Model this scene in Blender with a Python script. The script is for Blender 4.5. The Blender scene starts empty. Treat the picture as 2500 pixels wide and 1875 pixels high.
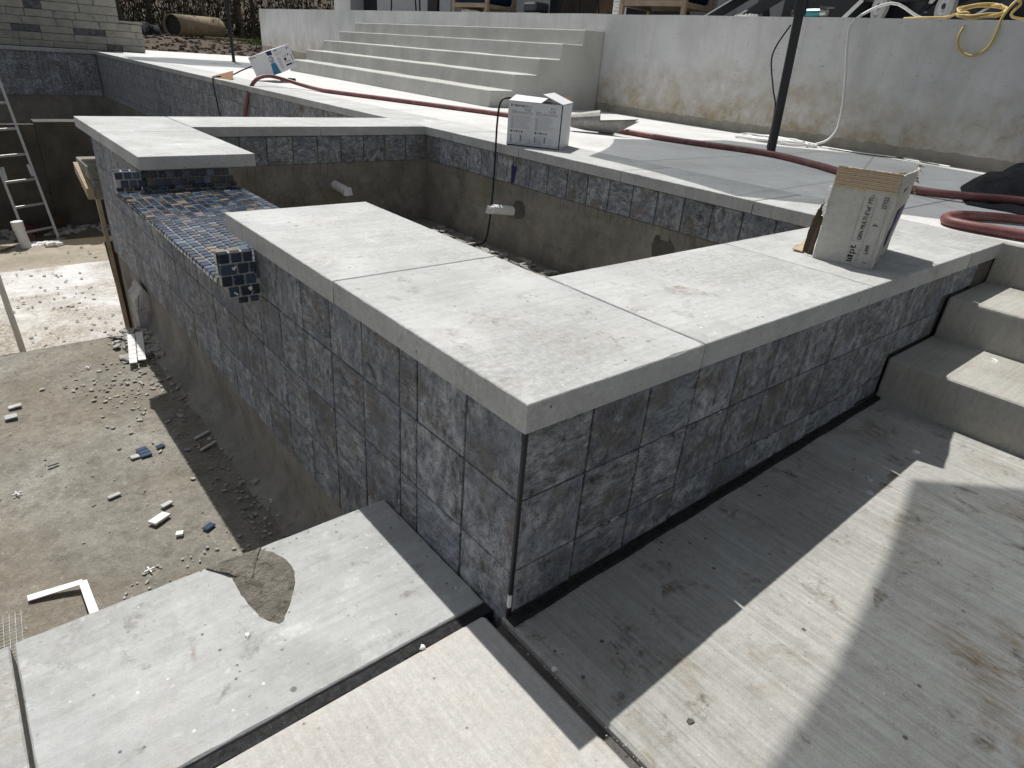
import bpy, bmesh, math, random
from mathutils import Vector, Matrix, noise as mnoise
random.seed(7)
S = bpy.context.scene
COL = S.collection

# ---------------------------------------------------------------- camera, sky, sun, exposure
cam_d = bpy.data.cameras.new('camera')
cam_d.sensor_fit = 'HORIZONTAL'; cam_d.sensor_width = 36.0
cam_d.lens = 22.576
cam_d.clip_start = 0.02; cam_d.clip_end = 1000
cam = bpy.data.objects.new('camera', cam_d); COL.objects.link(cam)
RW = ((0.7708648, -0.63298495, 0.07139684), (-0.2390711, -0.39137903, -0.88863235), (0.59043413, 0.66794648, -0.45302873))
cam.matrix_world = Matrix(((RW[0][0], -RW[1][0], -RW[2][0], -0.60926),
                           (RW[0][1], -RW[1][1], -RW[2][1], -0.64822),
                           (RW[0][2], -RW[1][2], -RW[2][2], 0.48703), (0, 0, 0, 1)))
S.camera = cam
SUN = Vector((0.124, 0.53, 1.0)).normalized()
EL = math.asin(SUN.z); AZ = math.atan2(SUN.x, SUN.y)
W = bpy.data.worlds.new('World'); S.world = W; W.use_nodes = True
wn = W.node_tree; wn.nodes.clear()
sky = wn.nodes.new('ShaderNodeTexSky'); sky.sky_type = 'NISHITA'; sky.sun_disc = False
sky.sun_elevation = EL; sky.sun_rotation = AZ; sky.air_density = 1.0; sky.dust_density = 1.5; sky.ozone_density = 1.0
hsv = wn.nodes.new('ShaderNodeHueSaturation'); hsv.inputs['Saturation'].default_value = 0.38   # hazy white-balanced daylight
bg = wn.nodes.new('ShaderNodeBackground'); bg.inputs['Strength'].default_value = 0.085
wo = wn.nodes.new('ShaderNodeOutputWorld')
wn.links.new(sky.outputs[0], hsv.inputs['Color']); wn.links.new(hsv.outputs[0], bg.inputs[0]); wn.links.new(bg.outputs[0], wo.inputs[0])
sd = bpy.data.lights.new('sun', 'SUN'); sd.energy = 4.2; sd.angle = math.radians(0.55); sd.color = (1.0, 0.975, 0.94)
so = bpy.data.objects.new('sun', sd); COL.objects.link(so)
so.rotation_mode = 'QUATERNION'; so.rotation_quaternion = SUN.to_track_quat('Z', 'Y'); so.location = (0, 0, 20)
vs = S.view_settings
vs.view_transform = 'Standard'; vs.look = 'None'; vs.exposure = 0.16; vs.gamma = 1.0; vs.use_curve_mapping = False
S.render.engine = 'CYCLES'
S.cycles.max_bounces = 8; S.cycles.diffuse_bounces = 4; S.cycles.transparent_max_bounces = 16

# ---------------------------------------------------------------- materials
class NT:
    def __init__(s, name):
        s.m = bpy.data.materials.new(name); s.m.use_nodes = True
        s.t = s.m.node_tree; s.t.nodes.clear()
        s.out = s.n('ShaderNodeOutputMaterial'); s.b = s.n('ShaderNodeBsdfPrincipled')
        s.l(s.b.outputs[0], s.out.inputs[0])
    def n(s, t, **k):
        o = s.t.nodes.new(t)
        for a, v in k.items(): setattr(o, a, v)
        return o
    def l(s, a, b): s.t.links.new(a, b)
    def pos(s, per=False, sc=None):
        g = s.n('ShaderNodeNewGeometry'); p = g.outputs['Position']
        if per:
            oi = s.n('ShaderNodeObjectInfo')
            mu = s.n('ShaderNodeVectorMath', operation='MULTIPLY'); s.l(oi.outputs['Random'], mu.inputs[0]); mu.inputs[1].default_value = (47, 31, 73)
            ad = s.n('ShaderNodeVectorMath', operation='ADD'); s.l(p, ad.inputs[0]); s.l(mu.outputs[0], ad.inputs[1]); p = ad.outputs[0]
        if sc: p = s.vs(p, sc)
        return p
    def vs(s, p, sc):
        mu = s.n('ShaderNodeVectorMath', operation='MULTIPLY'); s.l(p, mu.inputs[0]); mu.inputs[1].default_value = sc; return mu.outputs[0]
    def noise(s, p, scale, detail=6, rough=.6, dist=0.0):
        o = s.n('ShaderNodeTexNoise'); o.inputs['Scale'].default_value = scale; o.inputs['Detail'].default_value = detail
        o.inputs['Roughness'].default_value = rough; o.inputs['Distortion'].default_value = dist; s.l(p, o.inputs['Vector']); return o.outputs[0]
    def vor(s, p, scale):
        o = s.n('ShaderNodeTexVoronoi'); o.inputs['Scale'].default_value = scale; s.l(p, o.inputs['Vector']); return o.outputs['Distance']
    def mr(s, f, a, b, c=0.0, d=1.0):
        o = s.n('ShaderNodeMapRange'); s.l(f, o.inputs[0])
        for i, v in enumerate((a, b, c, d)): o.inputs[i+1].default_value = v
        return o.outputs[0]
    def ramp(s, f, st, interp='LINEAR'):
        o = s.n('ShaderNodeValToRGB'); o.color_ramp.interpolation = interp
        e = o.color_ramp.elements
        while len(e) < len(st): e.new(.5)
        for i, (p, c) in enumerate(st): e[i].position = p; e[i].color = (*c, 1)
        s.l(f, o.inputs[0]); return o.outputs[0]
    def mix(s, f, a, b, mode='MIX'):
        o = s.n('ShaderNodeMix', data_type='RGBA', blend_type=mode)
        for v, i in ((f, 0), (a, 6), (b, 7)):
            if isinstance(v, (tuple, list)): o.inputs[i].default_value = (*v, 1)
            elif isinstance(v, (int, float)): o.inputs[i].default_value = v
            else: s.l(v, o.inputs[i])
        return o.outputs[2]
    def math(s, op, a, b=0.0):
        o = s.n('ShaderNodeMath', operation=op)
        for i, v in enumerate((a, b)):
            if isinstance(v, (int, float)): o.inputs[i].default_value = v
            else: s.l(v, o.inputs[i])
        return o.outputs[0]
    def bump(s, h, st, d=.01):
        o = s.n('ShaderNodeBump'); o.inputs['Strength'].default_value = st; o.inputs['Distance'].default_value = d; s.l(h, o.inputs['Height'])
        s.l(o.outputs[0], s.b.inputs['Normal'])
    def fin(s, col, rough=.8, spec=.3, metal=0.0):
        if isinstance(col, tuple): s.b.inputs['Base Color'].default_value = (*col, 1)
        else: s.l(col, s.b.inputs['Base Color'])
        if isinstance(rough, (int, float)): s.b.inputs['Roughness'].default_value = rough
        else: s.l(rough, s.b.inputs['Roughness'])
        s.b.inputs['Specular IOR Level'].default_value = spec; s.b.inputs['Metallic'].default_value = metal
        return s.m

def concrete(name, c1, c2, sc=3.0, layers=(), streak=None, speck=None, rough=.85, spec=.25, bump=.25, bd=.004, grain=.14, per=False, gsc=260):
    t = NT(name); p = t.pos(per)
    n1 = t.noise(p, sc, 9, .62, .25)
    c = t.ramp(n1, [(.33, c1), (.67, c2)])
    brk = t.mr(t.noise(t.vs(p, (1.6, .35, 1)) if streak and streak[0][0] > 50 else p, 75, 6, .7), .40, .56, .22, 1)
    for (col, s2, lo, hi, amt) in layers:
        f = t.math('MULTIPLY', t.mr(t.noise(p, s2, 7, .65, .4), lo-.012, hi+.03, 0, min(1, amt*1.25)), brk); c = t.mix(f, c, col)
    hs = None
    if streak:
        st = t.noise(t.vs(p, streak[0]), streak[1], 5, .6); f = t.mr(st, .3, .7, 1 - streak[2], 1 + streak[2])
        g = t.n('ShaderNodeCombineColor'); [t.l(f, g.inputs[i]) for i in range(3)]
        c = t.mix(1.0, c, g.outputs[0], 'MULTIPLY'); hs = st
    if speck:
        for (col, s2, th) in speck:
            v = t.vor(p, s2); n = t.noise(p, s2 * .35, 3)
            f = t.math('MULTIPLY', t.mr(v, th, th * .6, 0, 1), t.mr(n, .52, .6, 0, .85)); c = t.mix(f, c, col)
    if per:
        oi_ = t.n('ShaderNodeObjectInfo'); v_ = t.mr(t.math('FRACT', t.math('MULTIPLY', oi_.outputs['Random'], 13.7)), 0, 1, .92, 1.06)
        gv = t.n('ShaderNodeCombineColor'); [t.l(v_, gv.inputs[i]) for i in range(3)]
        c = t.mix(1.0, c, gv.outputs[0], 'MULTIPLY')
    gr = t.noise(p, gsc, 4, .7); f = t.mr(gr, .25, .75, 1 - grain, 1 + grain)
    g = t.n('ShaderNodeCombineColor'); [t.l(f, g.inputs[i]) for i in range(3)]
    c = t.mix(1.0, c, g.outputs[0], 'MULTIPLY')
    g2 = t.noise(p, gsc*.22, 5, .7, .3); f2 = t.mr(g2, .3, .7, 1-grain*.7, 1+grain*.7)
    gg = t.n('ShaderNodeCombineColor'); [t.l(f2, gg.inputs[i]) for i in range(3)]
    c = t.mix(1.0, c, gg.outputs[0], 'MULTIPLY')
    h = t.math('ADD', t.math('ADD', t.math('MULTIPLY', gr, .5), t.math('MULTIPLY', g2, .5)), n1)
    if hs is not None: h = t.math('ADD', h, t.math('MULTIPLY', hs, 1.2))
    t.bump(h, bump, bd)
    return t.fin(c, rough, spec)

def flat(name, c, rough=.6, spec=.4, metal=0.0, var=.12, sc=40, per=False):
    t = NT(name); p = t.pos(per); n = t.noise(p, sc, 5, .6); f = t.mr(n, .25, .75, 1 - var, 1 + var)
    g = t.n('ShaderNodeCombineColor'); [t.l(f, g.inputs[i]) for i in range(3)]
    col = t.mix(1.0, c, g.outputs[0], 'MULTIPLY'); t.bump(n, .12, .002)
    return t.fin(col, rough, spec, metal)

DIRT = (.26, .21, .145)
MAT = {}
def _coping(name, k=1.0, st=.5):
    return concrete(name, (.375*k, .38*k, .37*k), (.485*k, .49*k, .48*k), 5,
        [((.29, .285, .26), 2.1, .47, .63, st), ((.31, .26, .20), 4.5, .57, .66, .55*st), ((.66, .665, .66), 2.6, .60, .66, .5), ((.22, .215, .20), 15, .60, .66, .5*st/.5), ((.62, .62, .61), 40, .60, .66, .35), ((.20, .14, .085), 7.5, .645, .69, .9*st)],
        streak=((7, 60, 7), 1, .08), speck=[((.09, .085, .08), 46, .16), ((.12, .11, .095), 17, .12), ((.75, .75, .73), 30, .10)], bump=.4, per=True, grain=.105, rough=.72, spec=.35, gsc=330)
MAT['coping'] = _coping('coping_stone')
MAT['poolcoping'] = _coping('pool_coping_stone', .88, .8)
MAT['deckcoping'] = _coping('deck_coping_stone', 1.06, .35)
MAT['deck'] = concrete('deck_concrete', (.53, .525, .505), (.64, .635, .62), 2.2, [((.38, .35, .30), 1.3, .53, .66, .45), ((.42, .41, .39), 6, .57, .66, .4)],
                       streak=((60, 3, 10), 1, .07), speck=[((.14, .12, .10), 30, .10)], rough=.7, spec=.35)
MAT['lowdeck'] = concrete('lower_deck_concrete', (.315, .308, .282), (.43, .422, .395), 2.5, [((.24, .185, .125), 3.0, .55, .61, .7), ((.12, .09, .06), 11, .585, .64, .75), ((.56, .56, .55), 1.4, .5, .7, .4), ((.22, .18, .13), 22, .60, .66, .5)],
                          streak=((85, 2.2, 10), 1.6, .17), speck=[((.08, .06, .045), 26, .14), ((.13, .10, .07), 60, .12), ((.62, .6, .56), 40, .09)], rough=.8, spec=.25, bump=.45, bd=.004)
MAT['lowdeck2'] = concrete('pale_deck_concrete', (.415, .40, .37), (.50, .485, .455), 3, [((.50, .38, .29), 4.5, .52, .64, .45), ((.36, .29, .21), 9, .58, .66, .5)],
                           streak=((60, 3.5, 10), 1.6, .085), speck=[((.14, .11, .08), 32, .12), ((.14, .11, .08), 14, .06)], rough=.8, spec=.25, bump=.45, bd=.004)
MAT['gunite'] = concrete('gunite', (.18, .168, .142), (.30, .283, .245), 5, [((.11, .10, .082), 2.4, .52, .62, .6), ((.36, .35, .32), 7, .58, .66, .45), ((.24, .19, .125), 3, .54, .64, .6), ((.10, .09, .08), 26, .58, .64, .5)], bump=.5, bd=.01, rough=.9)
MAT['shadegunite'] = concrete('shade_toned_gunite', (.055, .05, .041), (.10, .092, .076), 3, [((.14, .125, .10), 5, .57, .66, .5), ((.03, .028, .024), 2, .5, .62, .6)], bump=.5, bd=.01, rough=.8)  # gunite copy darkened to paint in the shade of the deep end
MAT['shelf'] = concrete('pool_shelf_plaster', (.175, .162, .135), (.265, .248, .21), 4, [((.185, .15, .105), 1.5, .48, .62, .6), ((.36, .35, .325), 2.0, .57, .66, .6), ((.12, .105, .085), 11, .53, .62, .6), ((.33, .32, .29), 30, .6, .66, .5)],
                        speck=[((.08, .07, .06), 50, .16), ((.5, .48, .45), 70, .13), ((.07, .06, .055), 23, .11)], bump=.9, bd=.008, grain=.3, gsc=150)
MAT['step2'] = concrete('pool_step_plaster', (.50, .485, .455), (.66, .65, .63), 4, [((.25, .205, .145), 1.1, .46, .56, .85), ((.17, .14, .10), 7, .58, .68, .55)],
                        speck=[((.12, .1, .085), 40, .13)], bump=.6, bd=.01, grain=.22, gsc=120)
MAT['deep'] = concrete('pool_deep_plaster', (.27, .235, .18), (.37, .33, .26), 3, [((.18, .15, .11), 2, .5, .7, .55), ((.48, .45, .4), 9, .62, .72, .5)], bump=.6, bd=.01, grain=.22, gsc=100)
MAT['stepc'] = concrete('step_concrete', (.43, .43, .40), (.53, .53, .50), 2.4, [((.34, .32, .28), 1.6, .5, .7, .4), ((.55, .56, .56), 3, .6, .72, .35)], rough=.85, bump=.35)
MAT['rstep'] = concrete('deck_step_concrete', (.31, .295, .26), (.42, .41, .372), 3, [((.26, .23, .17), 2.1, .53, .7, .4)], streak=((3, 60, 10), 1.4, .08), speck=[((.12, .1, .08), 34, .1)], rough=.82, bump=.5)
def stucco(name):
    t = NT(name); p = t.pos(); z = t.n('ShaderNodeSeparateXYZ'); t.l(p, z.inputs[0])
    n0 = t.noise(p, 2.2, 8, .6)
    c = t.ramp(n0, [(.38, (.57, .575, .565)), (.62, (.68, .685, .675))])
    n1 = t.noise(p, 2.6, 8, .7, .6)
    h = t.math('ADD', z.outputs[2], t.math('MULTIPLY', t.math('SUBTRACT', n1, .5), 1.1))
    st = t.mr(h, .58, .10, 0, .95)
    n2 = t.noise(p, 6, 6, .7); st = t.math('MULTIPLY', st, t.mr(n2, .35, .6, .25, 1))
    c = t.mix(st, c, (.36, .29, .185))
    # scuffs
    sc = t.noise(t.vs(p, (1, 1.2, 3)), 13, 6, .7, 1.5); c = t.mix(t.mr(sc, .615, .66, 0, .7), c, (.25, .235, .21))
    n5 = t.noise(t.vs(p, (1, 4, .6)), 2.2, 5, .6); c = t.mix(t.mr(n5, .52, .66, 0, .4), c, (.50, .49, .46))
    # bare cement strip along the foot, higher towards the far end
    n3 = t.noise(p, 9, 4, .6)
    edge = t.math('ADD', t.math('MULTIPLY', t.mr(z.outputs[1], 9, 17, 0, .2), 1.0), t.math('ADD', .055, t.math('MULTIPLY', n3, .06)))
    band = t.math('GREATER_THAN', edge, z.outputs[2])
    bc = t.ramp(t.noise(p, 7, 7, .65), [(.35, (.27, .25, .205)), (.65, (.36, .34, .29))])
    c = t.mix(band, c, bc)
    t.bump(t.math('ADD', t.noise(p, 120, 5, .7), n0), .35, .004)
    return t.fin(c, .9, .2)
MAT['stucco'] = stucco('terrace_stucco')
def tile_mat():
    t = NT('slate_blue_tile'); p = t.pos(True)
    oi = t.n('ShaderNodeObjectInfo')
    q1 = t.vs(p, (1, 1, 2.0)); q2 = t.vs(p, (1.35, 1.35, 1))
    sel = t.math('GREATER_THAN', oi.outputs['Random'], .5)
    mx = t.n('ShaderNodeMix', data_type='VECTOR'); t.l(sel, mx.inputs[0]); t.l(q1, mx.inputs[4]); t.l(q2, mx.inputs[5]); q = mx.outputs[1]
    n1 = t.noise(q, 24, 14, .80, .3)
    c = t.ramp(n1, [(.37, (.045, .047, .052)), (.44, (.20, .21, .226)), (.515, (.37, .385, .41)), (.61, (.60, .61, .63))])
    n6 = t.noise(p, 6, 5, .65); c = t.mix(t.mr(n6, .47, .59, 0, .52), c, (.185, .215, .275))
    n2 = t.noise(p, 8, 7, .7, .3); c = t.mix(t.mr(n2, .52, .60, 0, .62), c, (.18, .155, .12))
    n3 = t.noise(q, 85, 12, .82, .2); c = t.mix(t.mr(n3, .56, .60, 0, .75), c, (.026, .027, .031))
    c = t.mix(t.mr(n3, .44, .37, 0, .55), c, (.38, .385, .39))
    n7 = t.noise(p, 9, 9, .8, 1.5); c = t.mix(t.mr(t.math('ABSOLUTE', t.math('SUBTRACT', n7, .5)), .012, .002, 0, .6), c, (.02, .02, .022))
    v = t.mr(t.math('FRACT', t.math('MULTIPLY', oi.outputs['Random'], 17.3)), 0, 1, .80, 1.18)
    g = t.n('ShaderNodeCombineColor'); [t.l(v, g.inputs[i]) for i in range(3)]
    c = t.mix(1.0, c, g.outputs[0], 'MULTIPLY')
    n4 = t.noise(p, 70, 5, .6); c = t.mix(t.mr(n4, .65, .71, 0, .5), c, (.48, .48, .47))
    t.bump(t.math('ADD', n1, t.math('MULTIPLY', n3, .8)), 1.0, .010)
    return t.fin(c, t.mr(n1, .3, .7, .5, .72), .4)
MAT['tile'] = tile_mat()
def mosaic(name, island):
    t = NT(name); p = t.pos(True)
    if island: r = t.n('ShaderNodeNewGeometry').outputs['Random Per Island']
    else: r = t.n('ShaderNodeObjectInfo').outputs['Random']
    r = t.math('FRACT', t.math('MULTIPLY', r, 7.77))
    c = t.ramp(r, [(0, (.018, .027, .048)), (.20, (.028, .040, .066)), (.38, (.045, .068, .105)), (.52, (.026, .038, .046)), (.62, (.075, .10, .14)), (.73, (.13, .16, .20)), (.79, (.12, .095, .075)), (.87, (.22, .175, .14)), (.94, (.065, .06, .042))], 'CONSTANT')
    n = t.noise(p, 40, 4, .6); c = t.mix(t.mr(n, .6, .75, 0, .35), c, (.28, .3, .31))
    t.bump(t.noise(p, 30, 3, .5), .1, .003)
    return t.fin(c, t.mr(n, .4, .7, .10, .34), .6)
MAT['mosaic'] = mosaic('glass_mosaic', False); MAT['mosaic2'] = mosaic('glass_mosaic_small', True)
MAT['grout'] = concrete('grout', (.36, .355, .34), (.55, .545, .53), 18, [((.2, .19, .17), 9, .55, .7, .5)], bump=.5)
MAT['thinset'] = concrete('thinset', (.075, .07, .062), (.14, .13, .115), 12, bump=.4)
MAT['mortar'] = concrete('wet_mortar', (.19, .165, .13), (.33, .305, .26), 22, [((.10, .075, .05), 40, .52, .60, .7)], bump=1.0, bd=.02, rough=.55, spec=.4)
MAT['chip'] = concrete('mortar_crumb', (.27, .255, .225), (.44, .42, .385), 25, [((.12, .115, .10), 14, .5, .6, .6), ((.5, .49, .47), 9, .6, .66, .5)], bump=.5)
MAT['foam'] = concrete('black_foam_board', (.014, .014, .014), (.035, .035, .035), 60, speck=[((.10, .10, .10), 300, .25)], rough=.85, bump=.8, bd=.004, grain=.5, gsc=500)
MAT['stone'] = concrete('limestone_block', (.30, .29, .25), (.42, .41, .365), 5, [((.36, .31, .21), 2.5, .52, .68, .55), ((.14, .14, .14), 6, .58, .66, .6)], bump=.6, bd=.01, per=True)
MAT['stone2'] = concrete('dark_limestone_block', (.09, .095, .10), (.20, .20, .195), 14, [((.03, .03, .035), 9, .5, .6, .7)], bump=.6, bd=.01, per=True)
MAT['soil'] = concrete('soil', (.085, .065, .047), (.17, .135, .10), 2.5, [((.05, .04, .03), 5, .5, .65, .6), ((.24, .2, .155), 9, .6, .7, .5), ((.11, .125, .05), 1.2, .6, .7, .5)], bump=1, bd=.05, rough=.95)
MAT['red'] = concrete('red_hose_rubber', (.13, .045, .042), (.215, .078, .072), 14, [((.30, .22, .19), 9, .54, .64, .5), ((.06, .03, .03), 22, .56, .64, .5)], bump=.2, rough=.5, spec=.4)
MAT['wplast'] = flat('white_plastic', (.72, .72, .70), .4, .5, var=.08)
MAT['black'] = flat('black_rubber', (.014, .014, .015), .5, .4, var=.25)
MAT['bmetal'] = flat('black_powder_coat', (.012, .013, .016), .35, .5, var=.2)
MAT['alu'] = flat('dull_aluminium', (.48, .47, .45), .45, .5, .7, var=.2)
MAT['steel'] = concrete('worn_steel', (.16, .155, .14), (.32, .31, .28), 14, [((.42, .41, .38), 20, .6, .7, .6), ((.12, .09, .06), 7, .58, .7, .5)], rough=.5, spec=.5, bump=.4)
MAT['wood'] = concrete('raw_lumber', (.34, .26, .17), (.46, .37, .26), 6, [((.24, .17, .10), 3, .55, .7, .5), ((.45, .43, .4), 8, .6, .7, .5)], streak=((10, 3, 60), 1, .1), rough=.8)
MAT['dwood'] = concrete('weathered_brown_lumber', (.042, .029, .019), (.075, .052, .034), 8, rough=.85)
MAT['teak'] = concrete('teak_wood', (.26, .20, .14), (.36, .29, .21), 8, rough=.6)
MAT['kraft'] = concrete('kraft_cardboard', (.44, .345, .235), (.54, .43, .30), 12, [((.35, .26, .17), 6, .55, .7, .4)], rough=.9, spec=.1, bump=.2)
MAT['kraftin'] = concrete('cardboard_inside', (.26, .20, .125), (.34, .265, .17), 10, rough=.9, spec=.1)
MAT['cbox'] = concrete('grey_printed_cardboard', (.41, .40, .365), (.49, .48, .44), 7, [((.34, .32, .28), 4, .53, .66, .5)], rough=.75, spec=.2, bump=.25)
MAT['wbox'] = concrete('white_glossy_carton', (.66, .67, .69), (.74, .75, .77), 5, [((.5, .5, .5), 6, .6, .72, .3)], rough=.5, spec=.4, bump=.1)
MAT['ink'] = flat('black_ink', (.02, .02, .022), .8, .1); MAT['gink'] = flat('grey_ink', (.33, .34, .36), .8, .1); MAT['lgink'] = flat('light_grey_ink', (.52, .54, .56), .8, .1)
MAT['bink'] = flat('blue_ink', (.03, .18, .33), .5, .4, var=.25, sc=25); MAT['navy'] = flat('navy_ink', (.02, .025, .10), .5, .4); MAT['purple'] = flat('purple_ink', (.10, .085, .22), .7, .2)
MAT['teal'] = flat('teal_plastic', (.03, .22, .26), .4, .5); MAT['rink'] = flat('red_ink', (.32, .06, .09), .6, .3)
MAT['yellow'] = flat('yellow_cord_rubber', (.52, .38, .13), .5, .4)
MAT['tarp'] = concrete('black_tarp', (.010, .012, .016), (.026, .029, .036), 14, bump=.9, bd=.03, rough=.75, spec=.25)
MAT['white'] = flat('white_paint', (.74, .74, .73), .7, .3, var=.06); MAT['housew'] = flat('house_stucco', (.60, .60, .59), .85, .2, var=.08, sc=8)
MAT['dark'] = flat('dark_glass', (.012, .013, .016), .12, .6); MAT['dgrey'] = flat('charcoal_furniture', (.05, .055, .062), .5, .4); MAT['cush'] = flat('navy_cushion', (.012, .02, .05), .9, .1)
MAT['cloth'] = flat('crumpled_white_cloth', (.7, .69, .66), .9, .1); MAT['grind'] = flat('grey_abrasive_disc', (.24, .24, .235), .8, .2)
MAT['orange'] = flat('brown_card', (.22, .12, .06), .8, .2); MAT['tan'] = flat('tan_post', (.33, .23, .14), .8, .2)
MAT['culvert'] = concrete('culvert_card', (.20, .155, .10), (.29, .235, .155), 5, [((.12, .095, .06), 3, .55, .7, .5)], rough=.8)
MAT['bark'] = concrete('bark', (.055, .045, .036), (.13, .11, .09), 9, bump=.8, bd=.02); MAT['pbark'] = concrete('pale_bark', (.2, .185, .16), (.3, .28, .25), 9, bump=.5)
def leafmat():
    t = NT('brush_foliage'); r = t.n('ShaderNodeNewGeometry').outputs['Random Per Island']
    c = t.ramp(r, [(0, (.02, .022, .012)), (.35, (.045, .036, .022)), (.6, (.03, .035, .016)), (.8, (.05, .042, .03)), (1, (.09, .077, .056))]); return t.fin(c, .8, .15)
MAT['brush'] = leafmat(); MAT['grass'] = flat('green_grass', (.09, .14, .035), .7, .2, var=.4, sc=3)
MAT['gblue'] = flat('blue_glass', (.035, .055, .10), .2, .6, var=.3)
MAT['redstuff'] = flat('dull_red_plastic', (.12, .02, .022), .6, .3)
def watermat():
    t = NT('muddy_water'); t.b.inputs['Transmission Weight'].default_value = .55; t.b.inputs['IOR'].default_value = 1.33
    t.bump(t.noise(t.pos(), 6, 2, .5), .03, .01); return t.fin((.20, .17, .12), .04, .5)
MAT['water'] = watermat()
def canopymat():
    t = NT('umbrella_fabric'); d = t.n('ShaderNodeBsdfDiffuse'); d.inputs[0].default_value = (.12, .14, .15, 1)
    tl = t.n('ShaderNodeBsdfTranslucent'); tl.inputs[0].default_value = (.12, .14, .15, 1)
    tr = t.n('ShaderNodeBsdfTransparent'); tr.inputs[0].default_value = (.92, .97, 1, 1)
    m1 = t.n('ShaderNodeMixShader'); m1.inputs[0].default_value = .5; t.l(d.outputs[0], m1.inputs[1]); t.l(tl.outputs[0], m1.inputs[2])
    m2 = t.n('ShaderNodeMixShader'); m2.inputs[0].default_value = .26; t.l(m1.outputs[0], m2.inputs[1]); t.l(tr.outputs[0], m2.inputs[2])
    t.l(m2.outputs[0], t.out.inputs[0]); return t.m
MAT['canopy'] = canopymat()

# ---------------------------------------------------------------- helpers
class MB:
    def __init__(s): s.v = []; s.f = []
    def box(s, x0, y0, z0, x1, y1, z1, tf=None):
        p = [(x0,y0,z0),(x1,y0,z0),(x1,y1,z0),(x0,y1,z0),(x0,y0,z1),(x1,y0,z1),(x1,y1,z1),(x0,y1,z1)]
        return s.hexa([tf(*q) if tf else q for q in p])
    def hexa(s, p):
        b = len(s.v); s.v += [tuple(q) for q in p]
        s.f += [tuple(b+i for i in q) for q in ((0,3,2,1),(4,5,6,7),(0,1,5,4),(1,2,6,5),(2,3,7,6),(3,0,4,7))]; return s
    def poly(s, pts): b = len(s.v); s.v += [tuple(p) for p in pts]; s.f.append(tuple(range(b, b+len(pts)))); return s
    def prism(s, pts, d):
        b = len(s.v); n = len(pts); d = Vector(d)
        s.v += [tuple(p) for p in pts] + [tuple(Vector(p)+d) for p in pts]
        s.f.append(tuple(range(b+n-1, b-1, -1))); s.f.append(tuple(range(b+n, b+2*n)))
        for i in range(n): j = (i+1) % n; s.f.append((b+i, b+j, b+n+j, b+n+i))
        return s
    def bar(s, a, c, w, h):
        a = Vector(a); c = Vector(c); d = (c-a).normalized(); up = Vector((0,0,1)) if abs(d.z) < .95 else Vector((0,1,0))
        r = d.cross(up).normalized()*w/2; u = r.cross(d).normalized()*h/2
        return s.hexa([a-r-u, a+r-u, c+r-u, c-r-u, a-r+u, a+r+u, c+r+u, c-r+u])
    def tube(s, pts, r, n=8, closed=False, caps=True):
        P = [Vector(p) for p in pts]; b = len(s.v); m = len(P); pr = None
        for i, p in enumerate(P):
            d = (P[min(i+1, m-1)] - P[max(i-1, 0)]).normalized()
            if pr is None:
                u = d.orthogonal().normalized()
            else:
                u = (pr - d*pr.dot(d)).normalized()
            pr = u; w = d.cross(u); rr = r[i] if isinstance(r, (list, tuple)) else r
            for k in range(n):
                a = 2*math.pi*k/n; s.v.append(tuple(p + (u*math.cos(a)+w*math.sin(a))*rr))
        for i in range(m-1):
            for k in range(n): j = (k+1) % n; s.f.append((b+i*n+k, b+i*n+j, b+(i+1)*n+j, b+(i+1)*n+k))
        if caps: s.f.append(tuple(b+k for k in range(n-1, -1, -1))); s.f.append(tuple(b+(m-1)*n+k for k in range(n)))
        return s
    def mesh(s, name, smooth=False):
        me = bpy.data.meshes.new(name); me.from_pydata(s.v, [], s.f); me.update()
        bm = bmesh.new(); bm.from_mesh(me); bmesh.ops.recalc_face_normals(bm, faces=bm.faces); bm.to_mesh(me); bm.free()
        if smooth: me.polygons.foreach_set('use_smooth', [True]*len(me.polygons))
        return me
    def obj(s, name, mat, parent=None, smooth=False, bevel=0, **k):
        me = s.mesh(name, smooth)
        if bevel: bevmesh(me, bevel)
        return mkobj(name, me, mat, parent, **k)
def bevmesh(me, b, seg=1):
    bm = bmesh.new(); bm.from_mesh(me)
    bmesh.ops.bevel(bm, geom=[e for e in bm.edges if e.calc_length() > 2.2*b], offset=b, segments=seg, affect='EDGES', profile=.6); bm.to_mesh(me); bm.free()
def mkobj(name, me, mat, parent=None, label=None, cat=None, group=None, kind=None):
    o = bpy.data.objects.new(name, me); COL.objects.link(o)
    if mat and me and not me.materials: me.materials.append(MAT[mat])
    if parent: o.parent = parent
    return tag(o, label, cat, group, kind)
def tag(o, label=None, cat=None, group=None, kind=None):
    if label: o['label'] = label
    if cat: o['category'] = cat
    if group: o['group'] = group
    if kind: o['kind'] = kind
    return o
def thing(name, label, cat, group=None, loc=(0,0,0)):
    o = bpy.data.objects.new(name, None); COL.objects.link(o); o.location = loc; o.empty_display_size = .1
    return tag(o, label, cat, group)
def struct(name): return tag(thing(name, None, None), kind='structure')
def spline(pts, n=8):
    P = [Vector(p) for p in pts]; out = []
    for i in range(len(P)-1):
        a, b, c, d = P[max(i-1,0)], P[i], P[i+1], P[min(i+2, len(P)-1)]
        for k in range(n):
            t = k/n; out.append(.5*((2*b)+(c-a)*t+(2*a-5*b+4*c-d)*t*t+(3*b-a-3*c+d)*t**3))
    out.append(P[-1]); return out
def jit(a): return random.uniform(-a, a)
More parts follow.
